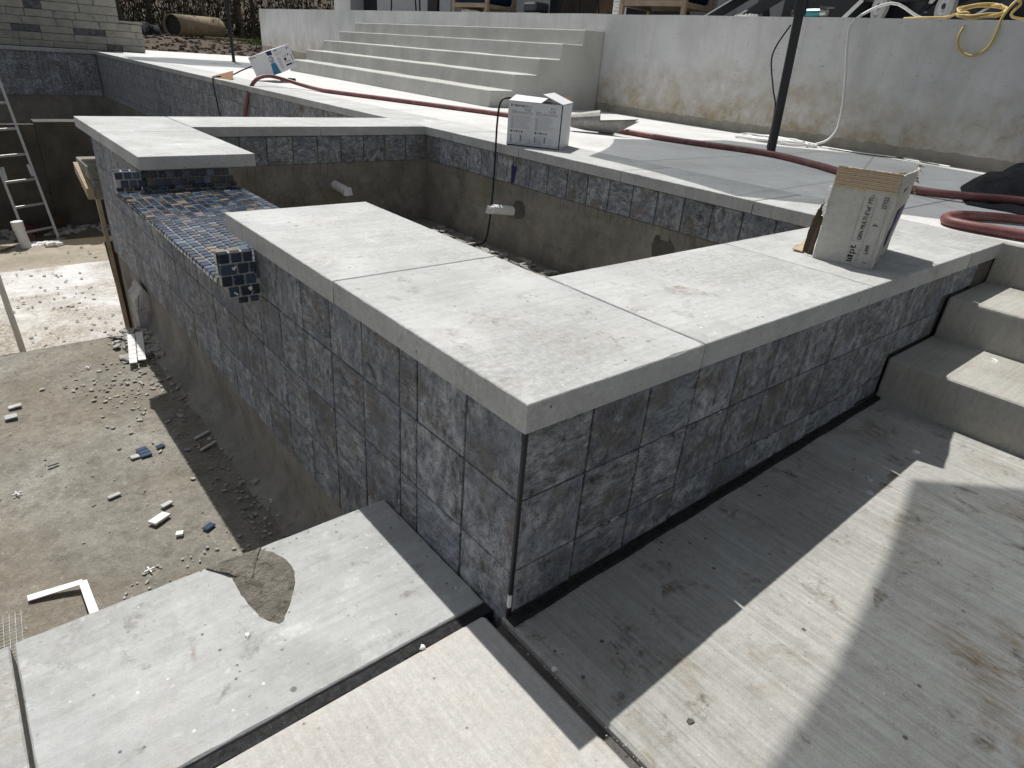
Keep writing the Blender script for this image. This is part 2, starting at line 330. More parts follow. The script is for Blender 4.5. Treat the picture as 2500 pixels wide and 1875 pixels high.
def blob(mb, c, r, n=6, flat_=.5):
    c = Vector(c); b = len(mb.v); a0 = random.random()*6
    rs = [r*random.uniform(.6, 1.15) for _ in range(n)]
    for k in range(n): a = a0+2*math.pi*k/n; mb.v.append((c.x+rs[k]*math.cos(a), c.y+rs[k]*math.sin(a), c.z))
    for k in range(n): a = a0+2*math.pi*k/n; q = .7+jit(.12); mb.v.append((c.x+q*rs[k]*math.cos(a), c.y+q*rs[k]*math.sin(a), c.z+r*flat_*random.uniform(.6, 1.2)))
    mb.f.append(tuple(b+n+k for k in range(n)))
    for k in range(n): j = (k+1) % n; mb.f.append((b+k, b+j, b+n+j, b+n+k))
def ragged(pts, n=8, a=.003):
    """break every edge of an outline into small uneven steps"""
    out = []
    for i, p in enumerate(pts):
        p = Vector(p); q = Vector(pts[(i+1) % len(pts)])
        for k in range(n): out.append(p.lerp(q, k/n) + (Vector((jit(a), jit(a), jit(a))) if k else Vector()))
    return out
_font = {}
def text(s, size, M, mat, parent, ex=.0004, name='lettering', align='LEFT', sx=1.0):
    cu = bpy.data.curves.new('t', 'FONT'); cu.body = s; cu.size = size; cu.extrude = ex; cu.align_x = align; cu.resolution_u = 2
    o = bpy.data.objects.new('t', cu); COL.objects.link(o); bpy.context.view_layer.update()
    me = bpy.data.meshes.new_from_object(o.evaluated_get(bpy.context.evaluated_depsgraph_get()))
    bpy.data.objects.remove(o); bpy.data.curves.remove(cu); me.name = name; me.materials.clear(); me.transform(M @ Matrix.Diagonal((sx, 1, 1, 1)))
    return mkobj(name, me, mat, parent)
def frame(o, ex, ez):
    """matrix whose local XY plane is a face: X runs along ex, Y along ez"""
    ex = Vector(ex).normalized(); ez = Vector(ez).normalized(); n = ex.cross(ez)
    m = Matrix.Identity(4)
    for i in range(3): m[i][0] = ex[i]; m[i][1] = ez[i]; m[i][2] = n[i]; m[i][3] = o[i]
    return m
# tile pieces: local X = width, Z = height, front towards -Y
_tm = {}
def tile_mesh(w, h, t=.009, b=.0016, key='tile', mat='tile'):
    k = (key, round(w, 3), round(h, 3))
    if k not in _tm:
        me = MB().box(-w/2, 0, -h/2, w/2, t, h/2).mesh(key); bevmesh(me, b); me.materials.append(MAT[mat]); _tm[k] = me
    return _tm[k]
def put_tile(parent, me, c, normal, name='tile', j=.0007):
    o = bpy.data.objects.new(name, me); COL.objects.link(o); o.parent = parent
    rz = 0 if normal == '-y' else -math.pi/2
    o.rotation_euler = (jit(.0035), jit(.0025), rz+jit(.0035)); o.location = (c[0]+jit(j), c[1]+jit(j), c[2]); return o
def tile_wall(parent, normal, plane, us, zs, gap=.0045, skip=None):
    """us: joint positions along the wall, zs: joint heights from the top down"""
    for i in range(len(us)-1):
        for k in range(len(zs)-1):
            w = us[i+1]-us[i]-gap*1.4; h = zs[k]-zs[k+1]-gap*.6
            cu = (us[i]+us[i+1])/2; cz = (zs[k]+zs[k+1])/2
            if skip and skip(cu, cz): continue
            me = tile_mesh(w, h)
            put_tile(parent, me, (cu, plane, cz) if normal == '-y' else (plane, cu, cz), normal)

# ================================================================= SETTING: ground, pool pit, decks
MB().box(-400, -400, -3.2, 400, 400, -3.1).obj('ground', 'soil', kind='structure')
# soil behind the pool, climbing into the woods
def terr_z(x, y):
    z = -.03 + .30*min(1, max(0, (y-18.2)/5)) + max(0, y-27)*.02 + max(0, y-36)**1.35*.05
    return z + .05*mnoise.noise((x*.8, y*.8, 1))*min(1, max(0, (y-18.4)/1.0)) + .03*mnoise.noise((x*3, y*3, 4))*min(1, max(0, (y-18.4)/1.0))
def grid(name, xs, ys, fz, mat, **k):
    mb = MB(); nx = len(xs)
    for y in ys:
        for x in xs: mb.v.append((x, y, fz(x, y)))
    for j in range(len(ys)-1):
        for i in range(nx-1): mb.f.append((j*nx+i, j*nx+i+1, (j+1)*nx+i+1, (j+1)*nx+i))
    return mb.obj(name, mat, smooth=True, **k)
xs = [-150, -90, -50, -30, -15, -8, -4] + [x*.25 for x in range(-8, 49)] + [13, 15, 18, 24, 35, 60, 100, 150]
ys = [18.2 + .22*i for i in range(50)] + [30, 32, 35, 38, 42, 48, 56, 70, 100]
grid('soil_bank', xs, ys, terr_z, 'soil', kind='structure')
MB().box(-60, 2.9, -3.05, -4.0, 18.3, -.02).obj('soil_terrain', 'soil', kind='structure')

# pool shell
pool_floor = struct('pool_floor')
def plaster(name, x0, y0, x1, y1, z, mat, nx, ny, amp, seed, slope=0):
    mb = MB(); xs = [x0+(x1-x0)*i/nx for i in range(nx+1)]; ys = [y0+(y1-y0)*i/ny for i in range(ny+1)]; n = nx+1
    for y in ys:
        for x in xs: mb.v.append((x, y, z + slope*(y-y0) + amp*mnoise.noise((x*2.3, y*2.3, seed)) + amp*.5*mnoise.noise((x*7, y*7, seed))))
    for j in range(ny):
        for i in range(nx): mb.f.append((j*n+i, j*n+i+1, (j+1)*n+i+1, (j+1)*n+i))
    b = len(mb.v)   # skirt so every level is a solid block
    ring = [i for i in range(n)] + [j*n+nx for j in range(1, ny+1)] + [ny*n+i for i in range(nx-1, -1, -1)] + [j*n for j in range(ny-1, 0, -1)]
    for q in ring: x, y, _ = mb.v[q]; mb.v.append((x, y, -3.0))
    m = len(ring)
    for q in range(m): r = (q+1) % m; mb.f.append((ring[q], ring[r], b+r, b+q))
    return mb.obj(name, mat, pool_floor)
plaster('shelf', -4, .35, .05, 2.985, -.95, 'shelf', 80, 60, .006, 1)
plaster('bench', -4, 2.99, -.575, 5.41, -.952, 'step2', 30, 24, .006, 2)
plaster('step', -.570, 2.99, 2.2, 5.41, -1.25, 'step2', 40, 36, .008, 3)
plaster('deep_floor', -4, 5.415, 2.2, 9.8, -1.925, 'deep', 60, 80, .012, 4, -.0135)
plaster('far_bench', .30, 9.75, 2.2, 10.05, -.66, 'shadegunite', 20, 5, .004, 6)
plaster('far_bench', -4, 9.76, .297, 9.85, -.69, 'shadegunite', 40, 3, .004, 6)
plaster('back_floor', -4, 10.06, 2.2, 15.6, -2.6, 'shadegunite', 20, 20, .01, 7)
# battered face between bench and step
MB().hexa([(-.60, 2.99, -1.3), (-.53, 2.99, -1.3), (-.52, 5.41, -1.3), (-.60, 5.41, -1.3), (-.60, 2.99, -.955), (-.572, 2.99, -.955), (-.572, 5.41, -.955), (-.60, 5.41, -.955)]).obj('bench_face', 'gunite', pool_floor)
# shallow water lying in the deep end
MB().poly([(-4, 7.2, -1.972), (2.2, 7.2, -1.972), (2.2, 9.74, -1.972), (-4, 9.74, -1.972)]).obj('water', 'water', kind='structure')

pool_wall = thing('pool_wall', 'tiled pool wall under the deck coping, running back to the stone wall', 'pool wall')
mb = MB(); mb.box(2.09, 3.70, -3, 2.47, 15.56, -.058); mb.box(-4.2, 15.51, -3, 2.089, 15.95, -.058)
mb.obj('wall_core', 'gunite', pool_wall)
PITCH = .163
zs = [-.058, -.205, -.369, -.534, -.700, -.81]
far_us = []
y = 4.08
near_us = []
while y < 15.49: near_us.append(y); y += PITCH
n_ind = 46
tile_wall(pool_wall, '-x', 2.08, near_us[:n_ind], zs)
mb = MB()          # the smallest ones, too far to tell apart one by one
for i in range(n_ind-1, len(near_us)-1):
    for k in range(5): mb.box(2.08+jit(.0006), near_us[i]+.002, zs[k+1]+.002, 2.089, near_us[i+1]-.002, zs[k]-.002)
mb.obj('far_tile', 'tile', pool_wall, kind='stuff')
us = [2.075 - .163*i for i in range(15)][::-1]
tile_wall(pool_wall, '-y', 15.50, us, zs)

# deck side coping: slabs along the pool and along the spa
deck = struct('deck')
def slab(parent, x0, y0, x1, y1, z1, t, mat, name='coping_slab', b=.0035, label=None):
    w, d = (x1-x0)/2, (y1-y0)/2; per = []; stp = .014 if y1 < 4.2 else .08
    for (ax, ay), (bx_, by) in (((-w, -d), (w, -d)), ((w, -d), (w, d)), ((w, d), (-w, d)), ((-w, d), (-w, -d))):
        n = max(2, int(math.hypot(bx_-ax, by-ay)/stp))
        for k in range(n): per.append((ax+(bx_-ax)*k/n, ay+(by-ay)*k/n))
    mb = MB(); N = len(per); sd_ = random.random()*99
    for lev in range(4):
        for i, (px_, py) in enumerate(per):
            c = b*(.55+.8*abs(mnoise.noise((px_*28, py*28, sd_)))) + (b*.9 if mnoise.noise((px_*16, py*16, sd_+7)) > .74 else 0)
            ins = c if lev == 3 else (0 if lev else .001)
            nx_ = max(-w+ins, min(w-ins, px_)); ny_ = max(-d+ins, min(d-ins, py))
            mb.v.append((nx_, ny_, (-t, -t+.001, -c, 0)[lev]))
    for lev in range(3):
        for i in range(N): j = (i+1) % N; mb.f.append((lev*N+i, lev*N+j, (lev+1)*N+j, (lev+1)*N+i))
    mb.f.append(tuple(3*N+i for i in range(N))); mb.f.append(tuple(range(N-1, -1, -1)))
    o = mb.obj(name, mat, parent, label=label); o.location = ((x0+x1)/2+jit(.0008), (y0+y1)/2+jit(.0008), z1+jit(.0007)); o.rotation_euler = (jit(.0006), jit(.0006), jit(.0008)); return o
dj = [.487, .876, 1.655, 2.49, 3.207, 3.985, 4.764, 5.567] + [5.567+.79*i for i in range(1, 13)] + [15.46]
for a, b in zip(dj[:-1], dj[1:]): slab(deck, 2.066, a+.003, 2.482, b-.002, 0, .056, 'deckcoping')
fx = [-4.1 + .79*i for i in range(8)]
for a in fx: slab(deck, a, 15.465, min(a+.785, 2.48), 15.90, 0, .056, 'deckcoping')
# poured concrete deck, panels split by saw cuts
dy = [.487, 1.88, 4.75, 7.9, 11.2, 14.6, 18.25]
for a, b in zip(dy[:-1], dy[1:]):
    MB().box(2.488, a+.003, -.35, 5.42 + .07*(b-5) if b < 12 else 9.5, b-.003, 0).obj('deck_panel', 'deck', deck, bevel=.003)
MB().box(2.405, -4.5, -.35, 5.2, .484, -.001).obj('deck_panel', 'deck', deck, bevel=.003)
MB().box(2.488, 15.2, -.36, 3.0, 18.2, -.004).obj('deck_edge', 'deck', deck)

# lower deck by the camera
lower = struct('lower_deck')
def lowz(x): return -.487 + .024*max(0, x)
MB().hexa([(.008, -6, -.8), (2.6, -6, -.8), (2.6, .03, -.8), (.008, .03, -.8), (.008, -6, lowz(0)), (2.6, -6, lowz(2.6)), (2.6, .03, lowz(2.6)), (.008, .03, lowz(0))]).obj('paving_panel', 'lowdeck', lower, bevel=.006)
MB().box(-6, -6, -.8, -.012, .0555, -.491).obj('paving_panel', 'lowdeck2', lower, bevel=.008)
MB().box(-.02, -6, -.8, .012, .02, -.505).obj('joint_filler', 'thinset', lower)
tag(lower.children[0], None)
# pool coping on the lower level
for x0, x1 in ((-6, -1.475), (-1.47, -.7335), (-.7265, .009)):
    slab(lower, x0, .0835, x1, .486, -.495, .056, 'poolcoping')
MB().box(-4, .087, -3.0, .0, .472, -.552).obj('coping_bed', 'gunite', lower)
# black foam expansion strips
fo = MB(); n = 60
for i in range(n):
    x0 = -3.0+3.012*i/n; x1 = -3.0+3.012*(i+1)/n
    fo.box(x0, .0575+.0012*math.sin(i*1.7), -.60, x1+.001, .081, -.499-.002*abs(math.sin(i*2.3)))
fo.obj('foam_strip', 'foam', label='black foam expansion strip between the pool coping and the pale paving', cat='foam strip', smooth=False)
fo = MB(); n = 46
for i in range(n):
    x0 = .012+1.59*i/n; x1 = .012+1.59*(i+1)/n; zz = lowz(x0)+.011+.0012*math.sin(i*1.9)
    fo.box(x0, -.0105-.0012*math.sin(i*.9), zz-.06, x1+.001, .010, zz)
fo.obj('foam_strip', 'foam', label='black foam strip along the foot of the raised spa wall', cat='foam strip')

# ================================================================= SPA
spa = thing('spa', 'raised spa with slate blue tile walls, pale coping and mosaic spillway', 'spa')
core = MB()
core.box(.022, .022, -1.3, .42, 1.2475, -.058); core.box(.022, 1.2475, -1.3, .40, 2.555, -.152); core.box(.022, 2.555, -1.3, .42, 3.695, -.058)
core.box(.42, .022, -1.3, 2.089, .42, -.058); core.box(.42, 3.555, -1.3, 2.089, 3.695, -.058); core.box(2.089, .022, -1.3, 2.385, 3.699, -.058)
core.box(.30, .30, -1.25, 2.2, 3.6, -.665)
core.obj('shell', 'gunite', spa)
# thinset right behind the outer tiles
th = MB(); th.box(.0212, .0212, -.71, .0215, 1.247, -.06); th.box(.0212, 1.247, -.71, .0215, 2.556, -.21); th.box(.0212, 2.556, -.71, .0215, 3.69, -.06); th.box(.0212, .0210, -.5, 2.05, .0214, -.06); th.obj('thinset_bed', 'thinset', spa)
# cove where the left wall meets the shelf
cv = MB(); ny = 40; prof = [(.018, -.700), (.020, -.80), (.017, -.86), (.004, -.905), (-.025, -.935), (-.07, -.950), (-.10, -.960)]
for j in range(ny+1):
    yy = .47+(2.985-.47)*j/ny
    for (px, pz) in prof: cv.v.append((px+.006*mnoise.noise((yy*4, pz*9, 3)), yy, pz+.004*mnoise.noise((yy*5, px*30, 8))))
m = len(prof)
for j in range(ny):
    for i in range(m-1): cv.f.append((j*m+i, j*m+i+1, (j+1)*m+i+1, (j+1)*m+i))
cv.obj('cove', 'gunite', spa, smooth=True)
# tiles: left wall, right wall, inner bands
ul = [.014, .177, .345, .416] + [.416+.1665*i for i in range(1, 20)]; ul = [u for u in ul if u < 3.66] + [3.700]
zl = [-.058, -.205, -.372, -.541, -.707]
tile_wall(spa, '-x', .012, ul, zl, skip=lambda u, z: z > -.2 and 1.29 < u < 2.52)
mbt = [u for u in ul if 1.2 < u < 2.6]
ur = [.0175, .177] + [.177+.1595*i for i in range(1, 9)]
zr = [-.058, -.205, -.367]
tile_wall(spa, '-y', .012, ur + [1.60], zr)
for i in range(len(ur)-1):       # cut row that follows the sloping deck
    z0 = -.367; z1 = lowz((ur[i]+ur[i+1])/2)+.010
    put_tile(spa, tile_mesh(ur[i+1]-ur[i]-.0035, z0-z1-.0035), ((ur[i]+ur[i+1])/2, .012, (z0+z1)/2), '-y')
put_tile(spa, tile_mesh(1.60-ur[-1]-.0035, .062), ((1.60+ur[-1])/2, .012, -.400), '-y')
for a, b, z0, z1 in ((1.603, 1.765, -.058, -.205), (1.765, 1.925, -.058, -.205), (1.603, 1.765, -.205, -.292), (1.765, 1.945, -.205, -.292), (1.925, 2.06, -.058, -.148), (2.06, 2.20, -.058, -.148)):
    put_tile(spa, tile_mesh(b-a-.0035, z0-z1-.0035), ((a+b)/2, .012, (z0+z1)/2), '-y')
MB().box(.0125, .0125, -.70, .0205, .0205, -.06).obj('corner_trim', 'black', spa)
tile_wall(spa, '-x', 2.08, [.43+.163*i for i in range(20)], [-.058, -.225])
tile_wall(spa, '-y', 3.546, [.425+.165*i for i in range(11)], [-.058, -.228])
# ragged thinset left below the inner tiles
rg = MB()
for i in range(60):
    yy = .5+3.0*i/60; rg.box(2.0865, yy, -.262-.03*random.random(), 2.0885, yy+.052, -.229)
for i in range(34):
    xx = .45+1.63*i/34; rg.box(xx, 3.5525, -.29-.045*random.random(), xx+.05, 3.5545, -.231)
rg.obj('thinset_smear', 'gunite', spa, kind='stuff')
# coping slabs on the spa
T = .0555
for (x0, y0, x1, y1) in ((0, 0, .4725, .685), (0, .692, .4775, 1.429), (.4795, 0, 1.249, .4815), (1.2555, 0, 2.027, .4815), (2.0330, 0, 2.402, .484),
                         (0, 2.527, .4885, 3.336), (0, 3.340, .4885, 4.052), (.4935, 3.533, 1.272, 4.052), (1.277, 3.533, 2.062, 4.052)):
    slab(spa, x0, y0, x1, y1, 0, T, 'coping', b=.0025)
# spillway: mosaic floor, cheeks, corbelled lip
lip = MB()
def px(y0, y1): # corbel section
    lip.prism([(.021, y0, -.205), (-.045, y0, -.203), (-.066, y0, -.196), (-.094, y0, -.158), (-.094, y0, -.150), (.021, y0, -.150)], (0, y1-y0, 0))
px(1.2155, 2.60)
lip.box(-.094, 1.2155, -.149, -.002, 1.2440, -.062); lip.box(-.094, 2.556, -.149, -.002, 2.60, -.062)
lip.obj('spillway_lip', 'grout', spa)
MB().box(-.094, 1.2445, -.1515, .404, 2.555, -.1475).obj('spillway_bed', 'grout', spa)
mz = .0335; g = .0055
def msc(w, h): return tile_mesh(w-g, h-g, .006, .0018, 'mosaic_tile', 'mosaic')
cells = []
rows = int((2.552-1.247)/mz); cols = 15
for j in range(rows):
    for i in range(cols):
        x0 = -.100+i*mz+ (mz/2 if j % 2 else 0)*0; y0 = 1.247+j*mz + (mz*.5 if i % 2 else 0)
        if y0+mz > 2.556: continue
        cells.append((x0+mz/2, y0+mz/2))
vis = [c for c in cells if not (0 < c[0] < .48 and c[1] < 1.429 + .02)]
hid = [c for c in cells if (0 < c[0] < .48 and c[1] < 1.429 + .02)]
camv = Vector((-.609, -.648, .487))
vis.sort(key=lambda c: (Vector((c[0], c[1], -.142))-camv).length)
def put_m(c, zc, rot):
    o = bpy.data.objects.new('mosaic_tile', msc(mz, mz)); COL.objects.link(o); o.parent = spa
    o.rotation_euler = rot; o.location = (c[0]+jit(.0006), c[1]+jit(.0006), zc); return o
for c in vis[:215]: put_m(c, -.1415, (-math.pi/2+jit(.008), jit(.008), jit(.008)))
mb = MB()
for c in vis[215:]+hid: mb.box(c[0]-mz/2+g/2, c[1]-mz/2+g/2, -.147, c[0]+mz/2-g/2, c[1]+mz/2-g/2, -.1415+jit(.0006))
mb.obj('small_mosaic_tile', 'mosaic2', spa, kind='stuff')
# near cheek: front face rows in running bond, then corbel rows
for r, (z0, x0, x1) in enumerate(((-.0605, -.100, -.002), (-.094, -.100, .008), (-.1275, -.100, .010), (-.161, -.083, .010), (-.1945, -.060, .004))):
    hh = mz if r < 4 else .022; off = mz*.5 if r % 2 else 0
    a = x0
    first = True
    while a < x1-.006:
        w = mz if not (first and r == 1) else mz*1.5
        b = min(a+w, x1)
        if b-a > .012: put_tile(spa, msc(b-a, hh), ((a+b)/2, 1.2085, z0-hh/2), '-y', 'mosaic_tile')
        a = b; first = False
for k in range(3): put_m((-.083+k*mz, 1.231), -.0575, (-math.pi/2+jit(.02), 0, 0))
for k in range(2): put_tile(spa, msc(mz*.95, mz), (-.1005, 1.231, -.078-k*mz), '-x', 'mosaic_tile')
for k in range(39):              # lip edge tiles
    put_tile(spa, msc(mz, .017), (-.1005, 1.265+k*mz, -.154), '-x', 'mosaic_tile')
for k in range(15): put_tile(spa, msc(mz, .021), (-.083+k*mz, 2.5505, -.1345), '-y', 'mosaic_tile')
for r in range(2):               # far cheek face
    for k in range(14):
        put_tile(spa, msc(mz, mz), (-.08+k*mz+(mz/2 if r else 0), 2.5505, -.079-r*mz), '-y', 'mosaic_tile')
for k in range(3): put_m((-.083+k*mz, 2.575), -.0575, (-math.pi/2, 0, 0))
# white plaster smears on the cheek
for (x, z, w, h, a) in ((-.062, -.108, .003, .012, .5), (-.056, -.104, .003, .010, -.3), (-.02, -.172, .007, .014, .2), (-.062, -.182, .003, .016, .7)):
    mb = MB(); pts = [(x+(w*math.cos(t)*math.cos(a)-h/2*math.sin(t)*math.sin(a))*random.uniform(.7, 1.2), 1.2078, z+(w*math.cos(t)*math.sin(a)+h/2*math.sin(t)*math.cos(a))*random.uniform(.7, 1.2)) for t in [i*.7 for i in range(9)]]
    mb.prism(pts, (0, -.0012, 0)).obj('grout_smear', 'cloth', spa)
# stubs of pipe, light niche, hanging blue tag inside the spa
def cylp(a, b, r, n=14, mat='wplast', parent=None, name='pipe_stub', **k): return MB().tube([a, b], r, n).obj(name, mat, parent, smooth=False, **k)
p1 = thing('pipe_stub', 'white capped pipe stub on the far inner wall of the spa', 'pipe stub')
cylp((1.36, 3.56, -.372), (1.38, 3.44, -.39), .030, parent=p1, name='pipe'); blob(mb := MB(), (1.386, 3.43, -.418), .036, 8, 1.2); mb.obj('plug', 'cloth', p1)
p2 = thing('pipe_stub', 'white pipe stub beside the black cord inside the spa', 'pipe stub')
cylp((2.1, 2.53, -.392), (1.985, 2.60, -.386), .030, parent=p2, name='pipe'); blob(mb := MB(), (1.978, 2.61, -.412), .036, 8, 1.3); mb.obj('plug', 'cloth', p2)
for (yy, zz, r) in ((1.33, -.33, .075), (2.47, -.37, .062)):
    MB().prism([(2.0875, yy+r*math.cos(k*.42)*random.uniform(.85, 1.1), zz+r*math.sin(k*.42)*random.uniform(.85, 1.1)) for k in range(15)], (-.0008, 0, 0)).obj('damp_patch', 'thinset', spa)
MB().prism([(2.076, 2.555, -.115), (2.076, 2.505, -.118), (2.075, 2.528, -.215), (2.0745, 2.548, -.225)], (-.003, 0, 0)).obj('putty_knife', 'navy', label='blue putty knife hanging on the tiles inside the spa', cat='putty knife')

# ================================================================= STEPS, TERRACE, STONE WALL, HOUSE
ds = thing('deck_steps', 'two broad concrete steps from the lower paving up to the deck', 'steps')
def step_mesh(parent, P, name, mat, b=.012):
    o = MB().hexa(P).obj(name, mat, parent); bevmesh(o.data, b, 3); return o
def bx(x0, y0, z0, x1, y1, z1): return [(x0,y0,z0),(x1,y0,z0),(x1,y1,z0),(x0,y1,z0),(x0,y0,z1),(x1,y0,z1),(x1,y1,z1),(x0,y1,z1)]
step_mesh(ds, [(1.605,-6,-.8),(2.2,-6,-.8),(2.2,.010,-.8),(1.605,.010,-.8),(1.598,-6,-.30),(2.2,-6,-.296),(2.2,.010,-.296),(1.605,.010,-.30)], 'tread', 'rstep')
step_mesh(ds, [(1.962,-6,-.7),(2.5,-6,-.7),(2.5,.010,-.7),(1.962,.010,-.7),(1.985,-6,-.155),(2.5,-6,-.15),(2.5,.010,-.15),(1.99,.010,-.155)], 'tread', 'rstep')
MB().box(2.362, -6, -.4, 2.4035, .009, -.0015).obj('riser', 'rstep', ds, bevel=.004)
MB().box(2.20, .012, -.4, 2.404, .02, -.06).obj('end_patch', 'thinset', ds)

ta = .07
TU = Vector((math.cos(ta), -math.sin(ta), 0)); TV = Vector((math.sin(ta), math.cos(ta), 0)); TO = Vector((5.34, 5.0, 0))
def TL(u, v, z): return TO+TU*u+TV*v+Vector((0, 0, z))
def ttop(v): return .940+.0095*(v+4)
tw = thing('terrace_wall', 'white stuccoed retaining wall of the terrace, stained brown along its foot', 'retaining wall')
mb = MB(); N = 46
vsx = [-7+(12.8+7)*i/N for i in range(N+1)]
for i in range(N):
    a, b = vsx[i], vsx[i+1]
    mb.hexa([TL(0, a, -.4), TL(.32, a, -.4), TL(.32, b, -.4), TL(0, b, -.4), TL(.004*mnoise.noise((a, 1, 1)), a, ttop(a)+.006*mnoise.noise((a*1.3, 0, 0))), TL(.32, a, ttop(a)), TL(.32, b, ttop(b)), TL(.004*mnoise.noise((b, 1, 1)), b, ttop(b)+.006*mnoise.noise((b*1.3, 0, 0)))])
me = mb.mesh('wall_face'); bm = bmesh.new(); bm.from_mesh(me); bmesh.ops.remove_doubles(bm, verts=bm.verts, dist=1e-4)
cnt = {}
for f_ in bm.faces: cnt.setdefault(tuple(sorted(v.index for v in f_.verts)), []).append(f_)
bmesh.ops.delete(bm, geom=[f_ for fs in cnt.values() if len(fs) > 1 for f_ in fs], context='FACES_ONLY'); bm.to_mesh(me); bm.free()
mkobj('wall_face', me, 'stucco', tw)
MB().hexa([TL(.33, -9, .3), TL(14, -9, .3), TL(14, 12.7, .3), TL(.33, 12.7, .3), TL(.33, -9, ttop(-9)-.006), TL(14, -9, ttop(-9)-.006), TL(14, 12.7, ttop(12.7)-.02), TL(.33, 12.7, ttop(12.7)-.02)]).obj('terrace_floor', 'stepc', kind='structure')
MB().hexa([TL(.1, 12.6, -.4), TL(14, 12.6, -.4), TL(14, 12.79, -.4), TL(.1, 12.79, -.4), TL(.1, 12.6, 1.06), TL(14, 12.6, 1.06), TL(14, 12.79, 1.06), TL(.1, 12.79, 1.06)]).obj('wall_return', 'stucco', tw)
st = thing('terrace_steps', 'five wide concrete steps rising from the deck to the terrace', 'steps')
fr = [-1.507, -1.203, -.898, -.594, -.300]; tp = [.162, .324, .488, .649, .804]; pv = -.25
pr_ = [(fr[0], -.1)]
for i in range(5): pr_ += [(fr[i]+.012, tp[i]), ((fr[i+1] if i < 4 else -.006), tp[i]+.004)]
pr_ += [(-.006, -.1)]
sb = MB(); NV = 30
for j in range(NV+1):
    v = 6.2*j/NV
    for i, (u, z) in enumerate(pr_): sb.v.append(tuple(TL(u+.004*mnoise.noise((v*2, i, 1)), v, z+(.004*mnoise.noise((v*1.5, i, 5)) if z > 0 else 0)+.003*v*(z > 0))))
m = len(pr_)
for j in range(NV):
    for i in range(m): k = (i+1) % m; sb.f.append((j*m+i, j*m+k, (j+1)*m+k, (j+1)*m+i))
sb.f.append(tuple(range(m))); sb.f.append(tuple(NV*m+i for i in range(m)))
so_ = sb.obj('stair_body', 'stepc', st)
md = so_.modifiers.new('bevel', 'BEVEL'); md.width = .009; md.segments = 2; md.limit_method = 'ANGLE'
sw = thing('stone_wall', 'raised limestone block wall standing at the far end of the pool', 'stone wall')
sw_core = MB(); sw_core.box(-5, 16.02, -.3, 3.08, 16.6, .50); sw_core.box(-5, 16.03, .5, 2.68, 16.6, 1.72); sw_core.obj('core', 'gunite', sw)
rs = random.Random(3)
hs = [.115, .135, .12, .14, .13, .15, .14, .13, .16, .14, .15, .16]; z = .006
for ci, h in enumerate(hs):
    xe = 3.10 if z+h < .56 else 2.70
    x = -1.2+rs.random()*.3
    while x < xe-.05:
        w = rs.choice((.28, .36, .45, .55, .62)); x1 = min(x+w, xe)
        if xe-x1 < .13: x1 = xe
        me = MB().box(x+.003, 16.0+rs.uniform(-.012, .012), z+.003, x1-.003, 16.03, z+h-.003).mesh('stone'); bevmesh(me, .006)
        mkobj('stone', me, 'stone2' if rs.random() < .07 else 'stone', sw); x = x1
    z += h
MB().box(2.705, 15.985, .527, 3.125, 16.6, .565).obj('cap_stone', 'stone', sw, bevel=.006)

house = thing('house', 'white house front with dark openings behind the terrace', 'house')
HZ = .93
def hb(name, mat, x0, y0, z0, x1, y1, z1, parent=None): return MB().box(x0, y0, z0, x1, y1, z1).obj(name, mat, parent or house, bevel=.004)
hb('wall', 'housew', 8.0, 12.75, HZ, 8.3, 14.95, 3.6); hb('wall', 'housew', 9.6, -8, HZ, 9.9, 12.74, 3.6); hb('pillar', 'housew', 7.9, 16.1, HZ, 8.35, 17.0, 3.6)
hb('opening', 'dark', 8.25, 14.96, HZ, 8.35, 16.09, 3.4); hb('wall', 'housew', 8.02, 11.95, HZ, 8.3, 12.35, 3.6); hb('post', 'bmetal', 7.97, 12.37, HZ, 8.1, 12.73, 3.6)
hb('window', 'dark', 9.53, 6.3, HZ+.02, 9.595, 10.6, 3.2); hb('window', 'dark', 9.53, -6, HZ+.02, 9.595, 5.4, 3.2)
hb('pillar', 'housew', 6.95, 4.72, HZ, 7.35, 5.12, 3.6); hb('post', 'tan', 7.55, 7.13, HZ, 7.7, 7.33, 3.6)
hb('roof', 'housew', 6.8, -9, 3.6, 16, 17.2, 3.85)
# things left on the terrace
def chair(name, label, x, y, rz, wood, seatmat, w=.66, d=.6, group='cushioned wood chairs on the terrace'):
    t = thing(name, label, 'chair', group, (x, y, HZ+.02)); t.rotation_euler = (0, 0, rz)
    for sx in (-1, 1):
        for sy in (-1, 1): MB().bar((sx*w/2, sy*d/2, 0), (sx*w/2, sy*d/2, .62 if sy < 0 else .95), .05, .05).obj('leg', wood, t)
        MB().bar((sx*w/2, -d/2, .62), (sx*w/2, d/2, .62), .05, .035).obj('armrest', wood, t)
        MB().bar((sx*w/2, -d/2, .20), (sx*w/2, d/2, .20), .035, .055).obj('side_rail', wood, t)
    for sy in (-1, 1): MB().bar((-w/2, sy*d/2, .21), (w/2, sy*d/2, .21), .035, .06).obj('seat_rail', wood, t)
    MB().box(-w/2+.03, -d/2-.03, .24, w/2-.03, d/2, .40).obj('seat_cushion', seatmat, t, bevel=.03)
    MB().box(-w/2+.03, d/2-.1, .40, w/2-.03, d/2+.03, .9).obj('back_cushion', seatmat, t, bevel=.03); return t
chair('wood_chair', 'wood armchair with navy cushion on the terrace above the steps', 6.55, 8.85, -1.45, 'teak', 'cush', .75)
chair('wood_chair', 'wood armchair with navy cushion beside the white pillar', 6.45, 5.10, -1.45, 'teak', 'cush', .85)
t = thing('side_chair', 'dark chair with thin black legs on the terrace', 'chair', loc=(7.2, 7.35, HZ+.02))
for sx in (-1, 1):
    for sy in (-1, 1): MB().tube([(sx*.24, sy*.24, 0), (sx*.18, sy*.18, .42)], .012, 6).obj('leg', 'black', t)
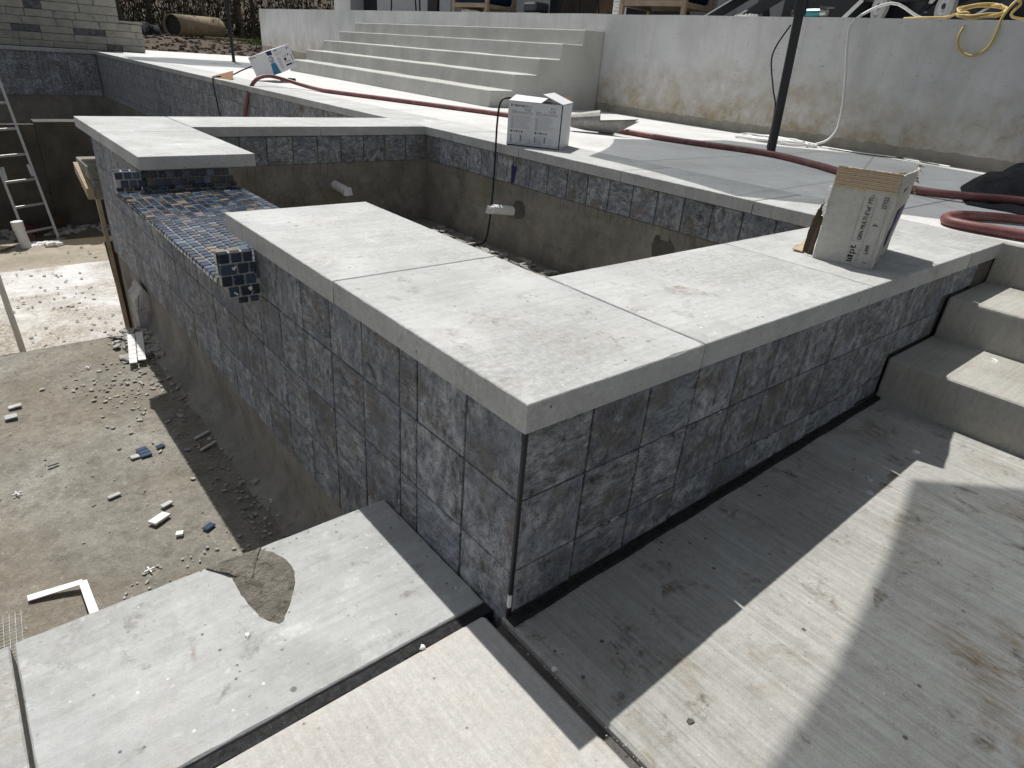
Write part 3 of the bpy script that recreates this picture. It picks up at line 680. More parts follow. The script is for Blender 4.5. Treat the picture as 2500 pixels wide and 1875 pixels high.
MB().box(-.26, -.26, .42, .26, .26, .50).obj('seat', 'cush', t, bevel=.03); MB().box(.20, -.26, .50, .27, .26, .95).obj('backrest', 'cush', t, bevel=.03)
t = thing('tool_case', 'black tool case standing on the terrace', 'tool case', loc=(6.6, 7.6, HZ+.02))
MB().box(-.2, -.28, 0, .2, .28, .13).obj('body', 'black', t, bevel=.02); MB().box(-.15, -.1, .13, .15, .18, .27).obj('lid', 'dgrey', t, bevel=.03)
t = thing('sign_board', 'white notice with lines of print leaning on the terrace', 'notice', loc=(6.2, 5.62, HZ+.02))
MB().box(0, -.11, 0, .012, .11, .34).obj('board', 'white', t)
for k in range(9): MB().box(-.002, -.09, .03+k*.033, 0, .09-.06*((k*7) % 3)/2, .037+k*.033).obj('print_line', 'gink', t)
def lounge(label, x, y, rz):
    t = thing('outdoor_chair', label, 'chair', 'charcoal slatted chairs at the terrace edge', (x, y, HZ+.02)); t.rotation_euler = (0, 0, rz)
    for sx in (-1, 1):
        MB().bar((sx*.3, -.35, 0), (sx*.3, -.12, .55), .05, .09).obj('leg', 'dgrey', t); MB().bar((sx*.3, .42, 0), (sx*.3, -.25, .40), .05, .09).obj('leg', 'dgrey', t)
        MB().bar((sx*.34, -.45, .56), (sx*.34, .35, .54), .12, .03).obj('armrest', 'dgrey', t)
    for k in range(5): MB().box(-.27, -.36+k*.11, .30-.02*k, .27, -.27+k*.11, .325-.02*k).obj('seat_slat', 'dgrey', t)
    for k in range(5): MB().bar((-.24+k*.12, .18, .24), (-.28+k*.14, .42, 1.0), .10, .02).obj('back_slat', 'dgrey', t)
lounge('charcoal slatted chair right behind the black umbrella pole', 6.0, 3.55, 1.2)
lounge('charcoal slatted chair behind the two grey discs', 6.35, 2.35, 1.6)
lounge('charcoal slatted chair behind the yellow cord', 6.1, 1.55, 1.1)
t = thing('angle_grinder', 'teal angle grinder lying on the terrace edge by the pole', 'power tool', loc=(5.42, 2.68, .975))
MB().tube([(0, .08, .03), (0, -.02, .03), (0, -.1, .035)], [.032, .036, .03], 10).obj('body', 'teal', t); MB().tube([(0, .08, .03), (0, .17, .03)], .022, 8).obj('handle', 'black', t)
MB().tube([(0, -.1, .035), (0, -.15, .035)], [.034, .028], 10).obj('gear_head', 'alu', t); MB().tube([(.0, -.14, .07), (.0, -.14, .078)], .062, 18).obj('guard', 'dgrey', t)
for (x, y, r, lab) in ((5.62, 2.19, .118, 'grey abrasive disc left of the yellow cord, the one behind the white hose'), (5.62, 1.69, .118, 'grey abrasive disc next to the yellow cord coil')):
    t = thing('abrasive_disc', lab, 'disc', loc=(x, y, .955+r))
    MB().tube([(-.012, .01, 0), (.012, -.01, 0)], r, 28).obj('disc', 'grind', t); MB().tube([(-.016, .012, 0), (.02, -.012, 0)], r*.55, 24).obj('label_ring', 'gink', t); MB().tube([(-.021, .014, 0), (.02, -.012, 0)], r*.17, 14).obj('hub', 'black', t)
mb = MB()
for k in range(26): blob(mb, (5.40+jit(.05), 3.30+jit(.1), .955+random.random()*.02), .022, 6, .9)
mb.obj('rag', 'cloth', label='crumpled white rag on top of the terrace wall', cat='rag')
for (y, x, a, lb) in ((15.55, 8.0, .1, 'brown cable hanging in front of the dark house opening'), (12.6, 7.0, -.05, 'brown cable hanging on the white house wall, nearest the dark opening'), (12.1, 7.3, .12, 'brown cable hanging in the middle of the white house wall'), (10.85, 6.6, .1, 'brown cable hanging on the white house wall, nearest the black post')):
    MB().tube(spline([(x, y, .95), (x+.02, y+a*.3, 1.2), (x+.05, y+a, 1.9), (x+.4, y+a, 3.59)]), .016, 6).obj('hanging_cable', 'dwood', label=lb, cat='cable', group='cables hanging on the house')

# ================================================================= UMBRELLAS (two with poles in view, one standing beside the camera's frame)
def umbrella(label, base, c, zr, a0, R=1.5, pole_r=.030):
    t = thing('umbrella', label, 'umbrella', None, base)
    b = Vector(base); c = Vector(c)-b; hub = Vector((c.x, c.y, zr-b.z+.46))
    top = Vector((.01, .09, hub.z+.05)) if (Vector((c.x, c.y))).length > .05 else Vector((.01, .02, hub.z+.05))
    MB().tube([(0, 0, 0), top*.42], pole_r, 12).obj('pole', 'bmetal', t); MB().tube([top*.40, top], pole_r*1.35, 12).obj('upper_pole', 'bmetal', t)
    MB().bar(top, hub+Vector((0, 0, .03)), .05, .07).obj('arm', 'bmetal', t)
    MB().tube([hub-Vector((0,0,.14)), hub+Vector((0,0,.06))], .05, 10).obj('hub', 'bmetal', t)
    rim = [Vector((c.x+R*math.cos(a0+k*math.pi/4), c.y+R*math.sin(a0+k*math.pi/4), zr-b.z)) for k in range(8)]
    cn = MB()
    for k in range(8):
        p, q = rim[k], rim[(k+1) % 8]; m = p.lerp(q, .5)+Vector((0, 0, .0)); n0 = len(cn.v)
        for i in range(5):
            for j in range(5):
                e = p.lerp(q, j/4); e = e.lerp(Vector((hub.x, hub.y, e.z)), .035*math.sin(math.pi*j/4)); w = hub.lerp(e, i/4); w.z -= .03*math.sin(math.pi*j/4)*math.sin(math.pi*i/5); cn.v.append(tuple(w))
        for i in range(4):
            for j in range(4): cn.f.append((n0+i*5+j, n0+i*5+j+1, n0+i*5+j+6, n0+i*5+j+5))
    cn.obj('canopy', 'canopy', t, smooth=True)
    for k in range(8): MB().tube([hub-Vector((0,0,.02)), rim[k]-Vector((0,0,.006))], .0035, 5).obj('rib', 'bmetal', t)
    MB().tube([(0, 0, .0), (0, 0, .012)], pole_r*1.5, 16).obj('socket', 'bmetal', t); return t
def sh(x, y, zg, z): k = z-zg; return (x+SUN.x/SUN.z*k, y+SUN.y/SUN.z*k, z)
c1 = sh(3.545, 1.30, 0, 1.62); umbrella('black umbrella pole standing on the deck in front of the white wall', (3.785, 1.818, 0), c1, 1.62, math.radians(102.5))
c2 = sh(3.45, 12.75, 0, 1.75); umbrella('black umbrella pole at the far end of the deck by the stone wall', (4.18, 13.83, 0), c2, 1.75, math.radians(60))
V0 = sh(1.20, -.273, -.46, 2.25); cc = (V0[0]+2.1*math.cos(math.radians(254.6)), V0[1]+2.1*math.sin(math.radians(254.6)), 2.25)
umbrella('umbrella shading the lower paving', (3.0, -2.2, 0), cc, 2.25, math.radians(74.6), 2.1)
MB().tube(spline([(3.80, 1.90, .80), (3.78, 1.97, .62), (3.775, 1.905, .42), (3.78, 1.86, .30), (3.78, 1.85, .05)]), .005, 6).obj('thin_cable', 'black', label='thin black cord hanging along the umbrella pole', cat='cord')

# ================================================================= HOSES AND CORDS
hp = [(1.90, 7.6, -1.95), (1.97, 7.4, -1.1), (2.02, 7.24, -.5), (2.045, 7.17, -.26), (2.08, 7.10, -.06), (2.16, 7.07, .065), (2.30, 7.10, .105), (2.45, 7.05, .085), (2.57, 6.85, .045), (2.63, 6.55, .024), (2.68, 6.3, .021), (2.92, 5.55, .021), (3.13, 4.85, .021), (3.32, 4.18, .021), (3.56, 3.24, .021), (3.60, 2.5, .021), (3.745, 1.85, .021), (3.57, 1.38, .021), (3.42, 1.13, .021), (3.22, .66, .021), (3.26, .42, .03), (3.40, .22, .035), (3.44, -.12, .03), (3.2, -.38, .021), (2.98, -.2, .021), (2.88, .07, .021), (2.72, .225, .021), (2.57, .268, .021), (2.455, .232, .021), (2.435, .13, .021), (2.475, -.05, .021), (2.53, -.35, .021), (2.6, -.9, .021)]
MB().tube(spline(hp, 7), .020, 10).obj('red_hose', 'red', label='long dull red hose snaking over the deck into the pool', cat='hose', smooth=True)
wp = [(5.42, 1.70, .955), (5.36, 1.78, .985), (5.25, 1.95, 1.06), (5.09, 2.12, .93), (5.065, 2.115, .775), (5.06, 2.06, .565), (5.055, 2.02, .387), (5.05, 2.0, .264), (5.03, 1.99, .145), (4.98, 2.02, .06), (4.92, 2.10, .014)]
for k in range(58):
    a = -.9+k*.55; r1 = .36-.0032*k+.035*math.sin(k*1.3); wp.append((4.84+.20*math.cos(a)*(r1/.36), 2.40+1.0*r1*math.sin(a), .012+.004*(k % 5)))
MB().tube(spline(wp, 4), .0105, 7).obj('white_hose', 'wplast', label='white hose coiled on the deck and looped over the terrace wall', cat='hose', smooth=True)
MB().tube(spline([(4.95, 2.05, .01), (4.9, 1.75, .01), (4.96, 1.5, .01), (4.92, 1.3, .011), (4.9, 1.05, .01)]), .006, 6).obj('grey_cord', 'wplast', label='thin white cord lying along the foot of the terrace wall', cat='cord')
MB().tube(spline([(4.90, 1.95, .01), (4.86, 1.65, .01), (4.92, 1.45, .012), (4.94, 1.36, .02), (4.9, 1.2, .012), (4.89, 1.12, .011)]), .005, 6).obj('black_cord', 'black', label='thin black cord beside the white cord below the terrace wall', cat='cord')
yp = [(5.2, 1.80, .955), (5.16, 1.65, .958), (5.18, 1.5, .965)]
for k in range(34):
    a = 1.8+k*.6; yp.append((5.17+.085*math.cos(a)+.01*math.sin(k*2.1), 1.285+.15*math.sin(a)+.012*math.sin(k*1.7), .992+.040*math.cos(a)+.0007*k+.006*math.sin(k*2.7)))
yp += [(5.10, 1.33, .93), (5.055, 1.335, .84), (5.05, 1.30, .76), (5.05, 1.21, .72), (5.05, 1.13, .77), (5.055, 1.11, .87), (5.07, 1.115, .95), (5.10, 1.10, 1.02), (5.14, 1.085, 1.06), (5.15, 1.06, 1.04), (5.14, 1.09, .98), (5.25, 1.06, .965), (5.4, .9, .96)]
MB().tube(spline(yp, 4), .0085, 7).obj('yellow_cord', 'yellow', label='coiled yellow extension cord hanging over the terrace wall', cat='cord', smooth=True)
MB().tube(spline([(2.20, 2.66, .252), (2.10, 2.66, .262), (2.045, 2.665, .235), (2.032, 2.67, .12), (2.035, 2.675, -.06), (2.035, 2.68, -.3), (2.03, 2.70, -.55), (2.02, 2.74, -.645), (1.95, 2.8, -.657)]), .0062, 7).obj('power_cable', 'black', label='black cord running from the upright white carton down into the spa', cat='cord', smooth=True)
MB().tube(spline([(2.55, 8.15, .17), (2.42, 8.25, .10), (2.28, 8.3, .03), (2.10, 8.25, .015), (2.045, 8.2, -.03), (2.05, 8.15, -.3), (2.06, 8.05, -.7), (2.04, 7.95, -1.3), (1.9, 7.9, -1.95)]), .008, 7).obj('power_cable', 'black', label='black cord running from the tilted white carton down into the pool', cat='cord', smooth=True)
MB().prism([(2.09, 8.42, .001), (2.18, 7.98, .001), (2.30, 8.30, .075)], (.05, .06, .012)).obj('card_scrap', 'orange', label='folded brown card scrap on the coping under the black cord', cat='card scrap')

# ================================================================= CARTONS
# torn tile carton on the right arm of the spa coping
A = Vector((1.3755, .2450, .0015)); B = Vector((1.4215, .0815, .0015)); ex = (B-A).normalized(); ed = Vector((-ex.y, ex.x, 0)); ez = Vector((0, 0, 1))
if ed.x < 0: ed = -ed
bxo = thing('tile_carton', 'torn grey cardboard tile carton standing open on the spa coping', 'carton')
BW = .170; BD = .345; BH = .268; th_ = .004
def Q(a, d, z): return A+ex*a+ed*d+ez*z
def panel(name, pts, thick, mat): return MB().prism(pts, thick).obj(name, mat, bxo)
FP = panel('front_panel', ragged([Q(0, 0, 0), Q(BW, 0, 0), Q(BW+.004, .004, BH), Q(0, .004, BH)], 6, .0015), ed*th_, 'cbox')
panel('side_panel', ragged([Q(BW, .0045, 0), Q(BW, BD, 0), Q(BW+.012, BD+.012, BH*1.0), Q(BW+.018, BD*.75, BH*.99), Q(BW+.003, .0045, BH)], 6, .002), -ex*th_, 'cbox')
panel('back_panel', ragged([Q(.004, BD, 0), Q(BW-.005, BD, 0), Q(BW-.005, BD, BH*.92), Q(.004, BD, BH*.80)], 6, .003), -ed*th_, 'kraftin')
panel('base_panel', [Q(.004, .005, .001), Q(BW-.005, .005, .001), Q(BW-.005, BD-.005, .001), Q(.004, BD-.005, .001)], ez*.003, 'kraftin')
panel('open_flap', ragged([Q(-.002, .006, .004), Q(-.034, .026, .004), Q(-.031, .028, .11), Q(-.016, .018, .155), Q(-.003, .008, .165)], 5, .002), -ex*.003, 'dwood')  # cardboard in dark lumber colour, painting in the shade on its inner face
panel('ground_flap', ragged([Q(-.038, .03, .002), Q(-.070, .035, .004), Q(-.062, .11, .012), Q(-.046, .14, .03), Q(-.042, .10, .02)], 4, .002), ez*.003, 'kraft')
panel('inner_liner', ragged([Q(.001, .006, .15), Q(-.020, .05, .152), Q(-.022, .05, .168), Q(.001, .006, .185)], 4, .002), -ex*.002, 'kraft')
# corrugated strip where the outer paper is torn away
n = 46; mbk = MB()
for r in range(11):
    z0 = .213+r*.0049; zz = z0+.0042
    for k in range(10):
        a0 = BW*k/10; a1 = BW*(k+1)/10
        if r == 0 and random.random() < .55: continue
        o_ = .0010+.0013*(r % 2)+.0004*random.random()
        mbk.hexa([Q(a0, -o_, z0), Q(a1, -o_, z0), Q(a1, .003, z0), Q(a0, .003, z0), Q(a0, -o_, zz), Q(a1, -o_, zz), Q(a1, .003, zz), Q(a0, .003, zz)])
mbk.obj('torn_corrugation', 'kraft', bxo)
mbk = MB()
for k in range(14): a0 = BW*k/14; mbk.hexa([Q(a0, .000, BH), Q(a0+BW/14, .000, BH), Q(a0+BW/14, .009, BH), Q(a0, .009, BH), Q(a0, .001, BH+.003+.002*random.random()), Q(a0+BW/14, .001, BH+.003+.002*random.random()), Q(a0+BW/14, .008, BH+.004), Q(a0, .008, BH+.004)])
mbk.obj('torn_edge', 'kraft', bxo)
mbk = MB()   # torn paper at the left edge and the crumpled corner at the far top
for k in range(12): z0 = .125+k*.0075; mbk.prism(ragged([Q(-.001, -.001, z0), Q(-.008-.006*random.random(), .004, z0+.001), Q(-.006-.006*random.random(), .004, z0+.009), Q(-.001, -.001, z0+.0085)], 2, .001), ed*-.001)
mbk.obj('torn_paper', 'white', bxo)
mbk = MB()
for k in range(9): c = Q(BW+.015+jit(.006), BD*.93+jit(.01), BH-.012*k+.004); mbk.prism([c+Vector((jit(.008), jit(.012), jit(.008))) for _ in range(4)], ex*.002)
mbk.obj('crumpled_corner', 'kraft', bxo)
FM = lambda a, z: frame(Q(a, -.0006, z), ez, -ex)     # lettering runs up the face
def fbox(a0, a1, z0, z1, mat, o_=.0005): return MB().hexa([Q(a0, -o_, z0), Q(a1, -o_, z0), Q(a1, .001, z0), Q(a0, .001, z0), Q(a0, -o_, z1), Q(a1, -o_, z1), Q(a1, .001, z1), Q(a0, .001, z1)]).obj('print', mat, FP)
for a_ in (.0905, .1235, .158): fbox(a_, a_+.0006, .004, .20, 'gink')
for (z_, a0, a1) in ((.072, .0905, .122), (.006, .0905, .158)): fbox(a0, a1, z_, z_+.0006, 'gink')
text('GRN MULTI 6"x6" PTL-', .0165, FM(.116, .076), 'ink', FP, sx=.80)
text('27722', .0165, FM(.154, .172), 'ink', FP, sx=.85); text('3', .017, FM(.1465, .120), 'ink', FP); text('L49F', .016, FM(.145, .040), 'ink', FP, sx=.85); text('1', .018, FM(.150, .010), 'ink', FP)
fbox(.094, .1085, .010, .030, 'ink'); text('n', .026, frame(Q(.1065, -.0013, .0125), ez, -ex), 'cbox', FP); text('pt', .027, FM(.1085, .033), 'ink', FP, sx=1.2)
for a_ in (.117, .1205): fbox(a_, a_+.0012, .012, .052, 'gink')
for (a_, z0, z1) in ((.128, .09, .11), (.131, .03, .045), (.136, .118, .130), (.128, .008, .026)): fbox(a_, a_+.0012, z0, z1, 'lgink')
fbox(.004, .086, .003, .040, 'cbox', .0003)
def sbox(d0, d1, z0, z1, mat): return MB().prism([Q(BW+.0015+.004*z0/BH, d0, z0), Q(BW+.0015+.004*z0/BH, d1, z0), Q(BW+.0035+.008*z1/BH, d1, z1), Q(BW+.0035+.008*z1/BH, d0, z1)], ex*.001).obj('print', mat, bxo)
for (d0, d1, z0, z1) in ((.10, .24, .205, .222), (.14, .30, .085, .155), (.10, .15, .05, .10)):
    sbox(d0, d1, z0, z1, 'purple')

# upright white lamp carton at the coping edge
def carton(name, label, o, er, el, eu, wr, wl, h):
    t = thing(name, label, 'carton')
    o, er, el, eu = Vector(o), Vector(er).normalized(), Vector(el).normalized(), Vector(eu).normalized()
    P = lambda a, d, z: o+er*a+el*d+eu*z
    return t, P
A = Vector((2.070, 2.615, .001)); er = Vector((.568, -.823, 0)).normalized(); el = Vector((.823, .568, 0)).normalized(); eu = Vector((0, 0, 1))
t, P = carton('lamp_carton', 'upright white lamp carton with printed front, open at the top', A, er, el, eu, .334, .33, .252)
W_, D_, H_ = .332, .30, .250
FP1 = MB().prism(ragged([P(0, 0, 0), P(W_, 0, 0), P(W_, 0, H_), P(0, 0, H_)], 4, .001), el*.003).obj('front_panel', 'wbox', t)
MB().prism(ragged([P(W_, .006, 0), P(W_, D_, 0), P(W_, D_, H_), P(W_, .006, H_)], 4, .0015), -er*.003).obj('side_panel', 'wbox', t)
MB().prism([P(0, .0035, 0), P(0, D_, 0), P(0, D_, H_), P(0, .0035, H_)], er*.003).obj('side_panel', 'wbox', t)
MB().prism([P(.004, D_, 0), P(W_-.004, D_, 0), P(W_-.004, D_, H_), P(.004, D_, H_)], -el*.003).obj('back_panel', 'wbox', t)
MB().prism([P(.004, .004, .002), P(W_-.004, .004, .002), P(W_-.004, D_-.004, .002), P(.004, D_-.004, .002)], eu*.002).obj('base_panel', 'kraftin', t)
tv = [P(0, 0, H_+.001), P(.20, 0, H_+.001), P(.205, .15, H_+.022), P(0, .15, H_+.028), P(.2, D_, H_+.002), P(0, D_, H_+.004)]
m_ = MB(); m_.v = [tuple(p) for p in tv] + [tuple(p+eu*.002) for p in tv]; m_.f = [(0,1,2,3),(3,2,4,5),(6,9,8,7),(9,11,10,8),(0,6,7,1),(1,7,8,2),(2,8,10,4),(4,10,11,5),(5,11,9,3),(3,9,6,0)]
m_.obj('top_flap', 'wbox', t)
MB().prism([P(W_, .004, H_+.002), P(W_+.004, D_, H_+.004), P(W_-.12, D_-.02, H_+.052), P(W_-.13, .02, H_+.048)], eu*.002).obj('lifted_flap', 'wbox', t)
MB().prism([P(.21, D_-.002, H_), P(W_, D_-.002, H_), P(W_-.02, D_+.02, H_+.035), P(.22, D_+.02, H_+.03)], el*.002).obj('back_flap', 'kraftin', t)
MB().hexa([P(W_-.004, -.0015, 0), P(W_+.0015, -.0015, 0), P(W_+.0015, .0055, 0), P(W_-.004, .0055, 0), P(W_-.004, -.0015, H_), P(W_+.0015, -.0015, H_), P(W_+.0015, .0055, H_), P(W_-.004, .0055, H_)]).obj('dark_edge', 'black', t)
MB().hexa([P(0, -.001, 0), P(W_-.005, -.001, 0), P(W_-.005, .001, 0), P(0, .001, 0), P(0, -.001, .005), P(W_-.005, -.001, .005), P(W_-.005, .001, .005), P(0, .001, .005)]).obj('dark_edge', 'black', t)
def pb(a0, a1, z0, z1, mat, P=P, t=FP1, o_=.0008): MB().hexa([P(a0, -o_, z0), P(a1, -o_, z0), P(a1, .0005, z0), P(a0, .0005, z0), P(a0, -o_, z1), P(a1, -o_, z1), P(a1, .0005, z1), P(a0, .0005, z1)]).obj('print', mat, t)
text('PENTAIR', .0175, frame(P(.034, -.0009, .221), er, eu), 'ink', FP1)
MB().prism([P(.016, -.0009, .219), P(.027, -.0009, .227), P(.016, -.0009, .236)], el*-.0004).obj('logo', 'navy', FP1)
for a_ in (.110, .265):
    MB().prism([P(a_, -.0009, .220), P(a_+.008, -.0009, .226), P(a_, -.0009, .232)], el*-.0004).obj('logo', 'navy', FP1); pb(a_+.011, a_+.034, .2235, .2275, 'gink'); pb(a_-.01, a_+.03, .198, .216, 'lgink')
rr = random.Random(5)
for c0 in (.020, .172):
    pb(c0, c0+.03, .1985, .2020, 'gink')
    for k in range(14):
        zz = .191-.0068*k
        if k in (2,): continue
        i0 = c0 if k < 4 else c0+.024
        pb(i0, c0+rr.uniform(.09, .128) if k > 1 else c0+.135, zz, zz+.0026, 'gink' if k < 2 else 'lgink')
    pb(c0, c0+.019, .098, .165, 'lgink', o_=.0006)
    for k, mt in enumerate(('navy', 'gink', 'navy', 'gink', 'rink')): MB().tube([P(c0+.006+k*.0165, .0005, .083), P(c0+.006+k*.0165, -.0009, .083)], .0058, 10).obj('print_dot', mt, FP1)
    pb(c0, c0+.082, .0655, .0668, 'lgink')
    for k, mt in enumerate(('teal', 'bink', 'navy', 'navy')): pb(c0+.001, c0+.010, .053-.0115*k, .0605-.0115*k, mt); pb(c0+.014, c0+.052, .0555-.0115*k, .0575-.0115*k, 'lgink')
    for k in range(3): pb(c0+.062, c0+.071, .053-.0115*k, .060-.0115*k, 'navy'); pb(c0+.075, c0+.118, .0555-.0115*k, .0575-.0115*k, 'lgink')
dm = [P(0, -.0007, .006)] + [P(W_*k/16, -.0007, .006+(.012+.006*math.sin(k*2.1)+(.022 if k in (7, 9, 10) else 0))) for k in range(17)] + [P(W_-.005, -.0007, .006)]
MB().prism(dm, el*-.0002).obj('damp_patch', 'lgink', FP1)

# tilted white lamp carton farther back on the deck
rt = Vector((.93, -.36, 0)).normalized(); fw = Vector((.36, .93, 0)).normalized(); th2 = math.radians(21)
tiltv = lambda v: v.x*rt*math.cos(th2)+v.x*Vector((0, 0, math.sin(th2))) + v.y*fw + v.z*(-rt*math.sin(th2)+Vector((0, 0, math.cos(th2))))
e_l = tiltv(Vector((-.85, .53, 0))); e_r = tiltv(Vector((.53, .85, 0))); e_u = tiltv(Vector((0, 0, 1)))
O2 = Vector((2.765, 7.86, .128))
t, P2 = carton('lamp_carton', 'tilted white lamp carton with blue lamp picture on the deck', O2, e_r, e_l, e_u, .4, .36, .27)
W2, L2, H2 = .40, .36, .262
low = min((P2(a, b, 0)).z for a in (0, W2) for b in (0, L2)); O2.z -= low-.002
t, P2 = t, (lambda a, d, z: O2+e_r*a+e_l*d+e_u*z)
MB().hexa([P2(0,0,0), P2(W2,0,0), P2(W2,L2,0), P2(0,L2,0), P2(0,0,H2), P2(W2,0,H2), P2(W2,L2,H2), P2(0,L2,H2)]).obj('body', 'wbox', t, bevel=.003); BD2 = t.children[-1]
def fR(a0, a1, z0, z1, mat): MB().hexa([P2(a0, -.001, z0), P2(a1, -.001, z0), P2(a1, .001, z0), P2(a0, .001, z0), P2(a0, -.001, z1), P2(a1, -.001, z1), P2(a1, .001, z1), P2(a0, .001, z1)]).obj('print', mat, BD2)
def fLp(pts, mat, o_=.001, name='print'): MB().prism([P2(-o_, d, z) for d, z in pts], e_r*.0008).obj(name, mat, BD2)
text('PENTAIR', .022, frame(P2(-.001, L2-.02, .232), -e_l, e_u), 'navy', BD2)
text('PENTAIR', .020, frame(P2(.02, -.001, .236), e_r, e_u), 'navy', BD2)
fLp([(.004, 0), (.118, 0), (.094, .125), (.028, .125)], 'bink', name='lamp_picture')
fLp([(.062+.036*math.cos(a*.5236), .165+.040*math.sin(a*.5236)) for a in range(12)], 'gink', .0014, 'lamp_picture'); fLp([(.072+.012*math.cos(a*.785), .172+.013*math.sin(a*.785)) for a in range(8)], 'white', .0018, 'lamp_picture')
fLp([(.024, .208), (.090, .215), (.10, H2-.002), (.02, H2-.002)], 'navy')
for (a0, a1, z0, z1, mt) in ((.02, .19, .205, .21, 'lgink'), (.02, .15, .190, .195, 'lgink'), (.03, .10, .03, .16, 'lgink'), (.17, .25, .150, .156, 'gink'), (.27, .30, .150, .165, 'ink'), (.17, .22, .105, .135, 'ink'), (.17, .30, .085, .095, 'gink'), (.17, .30, .045, .062, 'ink'), (.32, .36, .045, .06, 'gink'), (.35, .36, .075, .15, 'ink'), (.31, .33, .215, .235, 'navy'), (.335, .37, .222, .228, 'gink')): fR(a0, a1, z0, z1, mt)
# support: loose lamp cord bundle under the raised corner
mb = MB(); cB = P2(W2*.5, L2*.12, 0)
cp = [(cB.x+.09*math.cos(k*.8)+.01*math.sin(k*2.2), cB.y+.06*math.sin(k*.8), .010+.0035*k*.35) for k in range(26)]
mb.tube(spline(cp, 4), .008, 6).obj('cord_bundle', 'black', label='black cord bundle under the tilted white carton', cat='cord')

# galvanised scoop behind the upright carton
t = thing('metal_scoop', 'worn sheet metal scoop lying on the deck behind the upright carton', 'scoop', loc=(3.30, 3.14, 0)); t.rotation_euler = (0, 0, -.85)
def arc(r, z0, a0=-math.pi, a1=0, n=10): return [(r*math.cos(a0+(a1-a0)*k/n), z0+r*math.sin(a0+(a1-a0)*k/n)) for k in range(n+1)]
mb = MB(); ns = 6; n = 11
for i in range(ns+1):
    s_ = i/ns; r = .085+.03*s_
    for (yy, zz) in arc(r, r+.004): mb.v.append((.10+.30*s_*(.35+.65*max(0, (zz/(r+.004)))), yy, zz))
for i in range(ns):
    for k in range(n-1): mb.f.append((i*n+k, i*n+k+1, (i+1)*n+k+1, (i+1)*n+k))
o = mb.obj('blade', 'steel', t); md = o.modifiers.new('solid', 'SOLIDIFY'); md.thickness = .004
MB().tube([(-.12, 0, .075), (.0, 0, .08), (.10, 0, .088)], [.05, .07, .082], 14).obj('neck', 'steel', t); MB().tube([(-.12, 0, .075), (-.17, 0, .07)], [.03, .028], 10).obj('socket', 'steel', t)

# black tarp heaped at the right
mb = MB(); nx, ny = 34, 30
for j in range(ny+1):
    for i in range(nx+1):
        a = i/nx; b = j/ny; x = 3.18+1.75*a; y = .64-.9*b-.25*(1-a)*(1-b)+.16*math.sin(a*3)
        h = .14*math.sin(math.pi*min(1, a*1.05))**.8*min(1, b*2.2+.02)+.05*b
        z = .006+h*(1+.35*mnoise.noise((a*5, b*4, 2)))+.05*abs(mnoise.noise((a*9+b*3, b*8-a*2, 5)))*(h*8+.15)+.03*abs(mnoise.noise((a*16+b*6, b*14, 7)))
        if a < .25: z = .006+.035*abs(math.sin(b*9+a*20))*(a*4)
        mb.v.append((x+.03*mnoise.noise((a*6, b*6, 9)), y, max(.004, z if 0 < i < nx and 0 < j else .004)))
for j in range(ny):
    for i in range(nx): q = j*(nx+1)+i; mb.f.append((q, q+1, q+nx+2, q+nx+1))
mb.obj('tarp', 'tarp', label='crumpled black tarp heaped on the deck by the wall', cat='tarp', smooth=True)

# ================================================================= POOL CONTENTS
lad = thing('ladder', 'aluminium ladder standing in the deep end of the pool', 'ladder', loc=(.05, 9.2, -2.0))
wd = Vector((.35, .185, 0)).normalized(); up_ = (Vector((-.16, .60, 1.93))).normalized()
for s_ in (-1, 1): MB().bar(wd*.19*s_, wd*.19*s_*(1-.0)+up_*3.0, .028, .06).obj('rail', 'alu', lad)
for k in range(10): MB().tube([wd*-.185+up_*(.14+.298*k), wd*.185+up_*(.14+.298*k)], .016, 8).obj('rung', 'alu', lad)
for s_ in (-1, 1): MB().bar(wd*.16*s_+up_*.78+Vector((0, -.05, 0)), wd*.15*s_+up_*.92+Vector((0, -.05, 0)), .03, .02).obj('lock_bracket', 'alu', lad)
t = thing('drain_pipe', 'white capped pipe standing up from the puddle beside the ladder', 'pipe', loc=(-.15, 8.85, -2.02))
MB().tube([(0, 0, 0), (-.03, .02, .28)], .055, 14).obj('pipe', 'wplast', t); MB().tube([(-.03, .02, .26), (-.035, .022, .36)], .062, 14).obj('cap', 'wplast', t)
mb = MB()
for k in range(14): blob(mb, (.02+jit(.17), 8.95+jit(.08), -1.974), .05, 7, .35)
mb.obj('plastic_bag', 'cloth', label='white plastic bag lying in the puddle at the foot of the ladder', cat='plastic bag')
mb = MB()
for k in range(5): blob(mb, (-.02+jit(.10), 9.55+jit(.06), -1.98), .10, 7, .9)
mb.obj('bucket_heap', 'redstuff', label='dull red heap of gear behind the ladder', cat='gear')
MB().bar((.0, 9.36, -1.95), (.42, 9.62, -1.78), .05, .09).obj('dark_board', 'dwood', label='dark board leaning behind the ladder foot', cat='board')
mb = MB()
for k in range(240):
    x = random.uniform(-1.2, 1.6); y = 9.55+random.gauss(0, .10); blob(mb, (x, y, -2.0), random.uniform(.02, .07), 6, .7)
mb.obj('rubble', 'chip', label='loose rubble along the far side of the puddle', cat='rubble', kind='stuff')
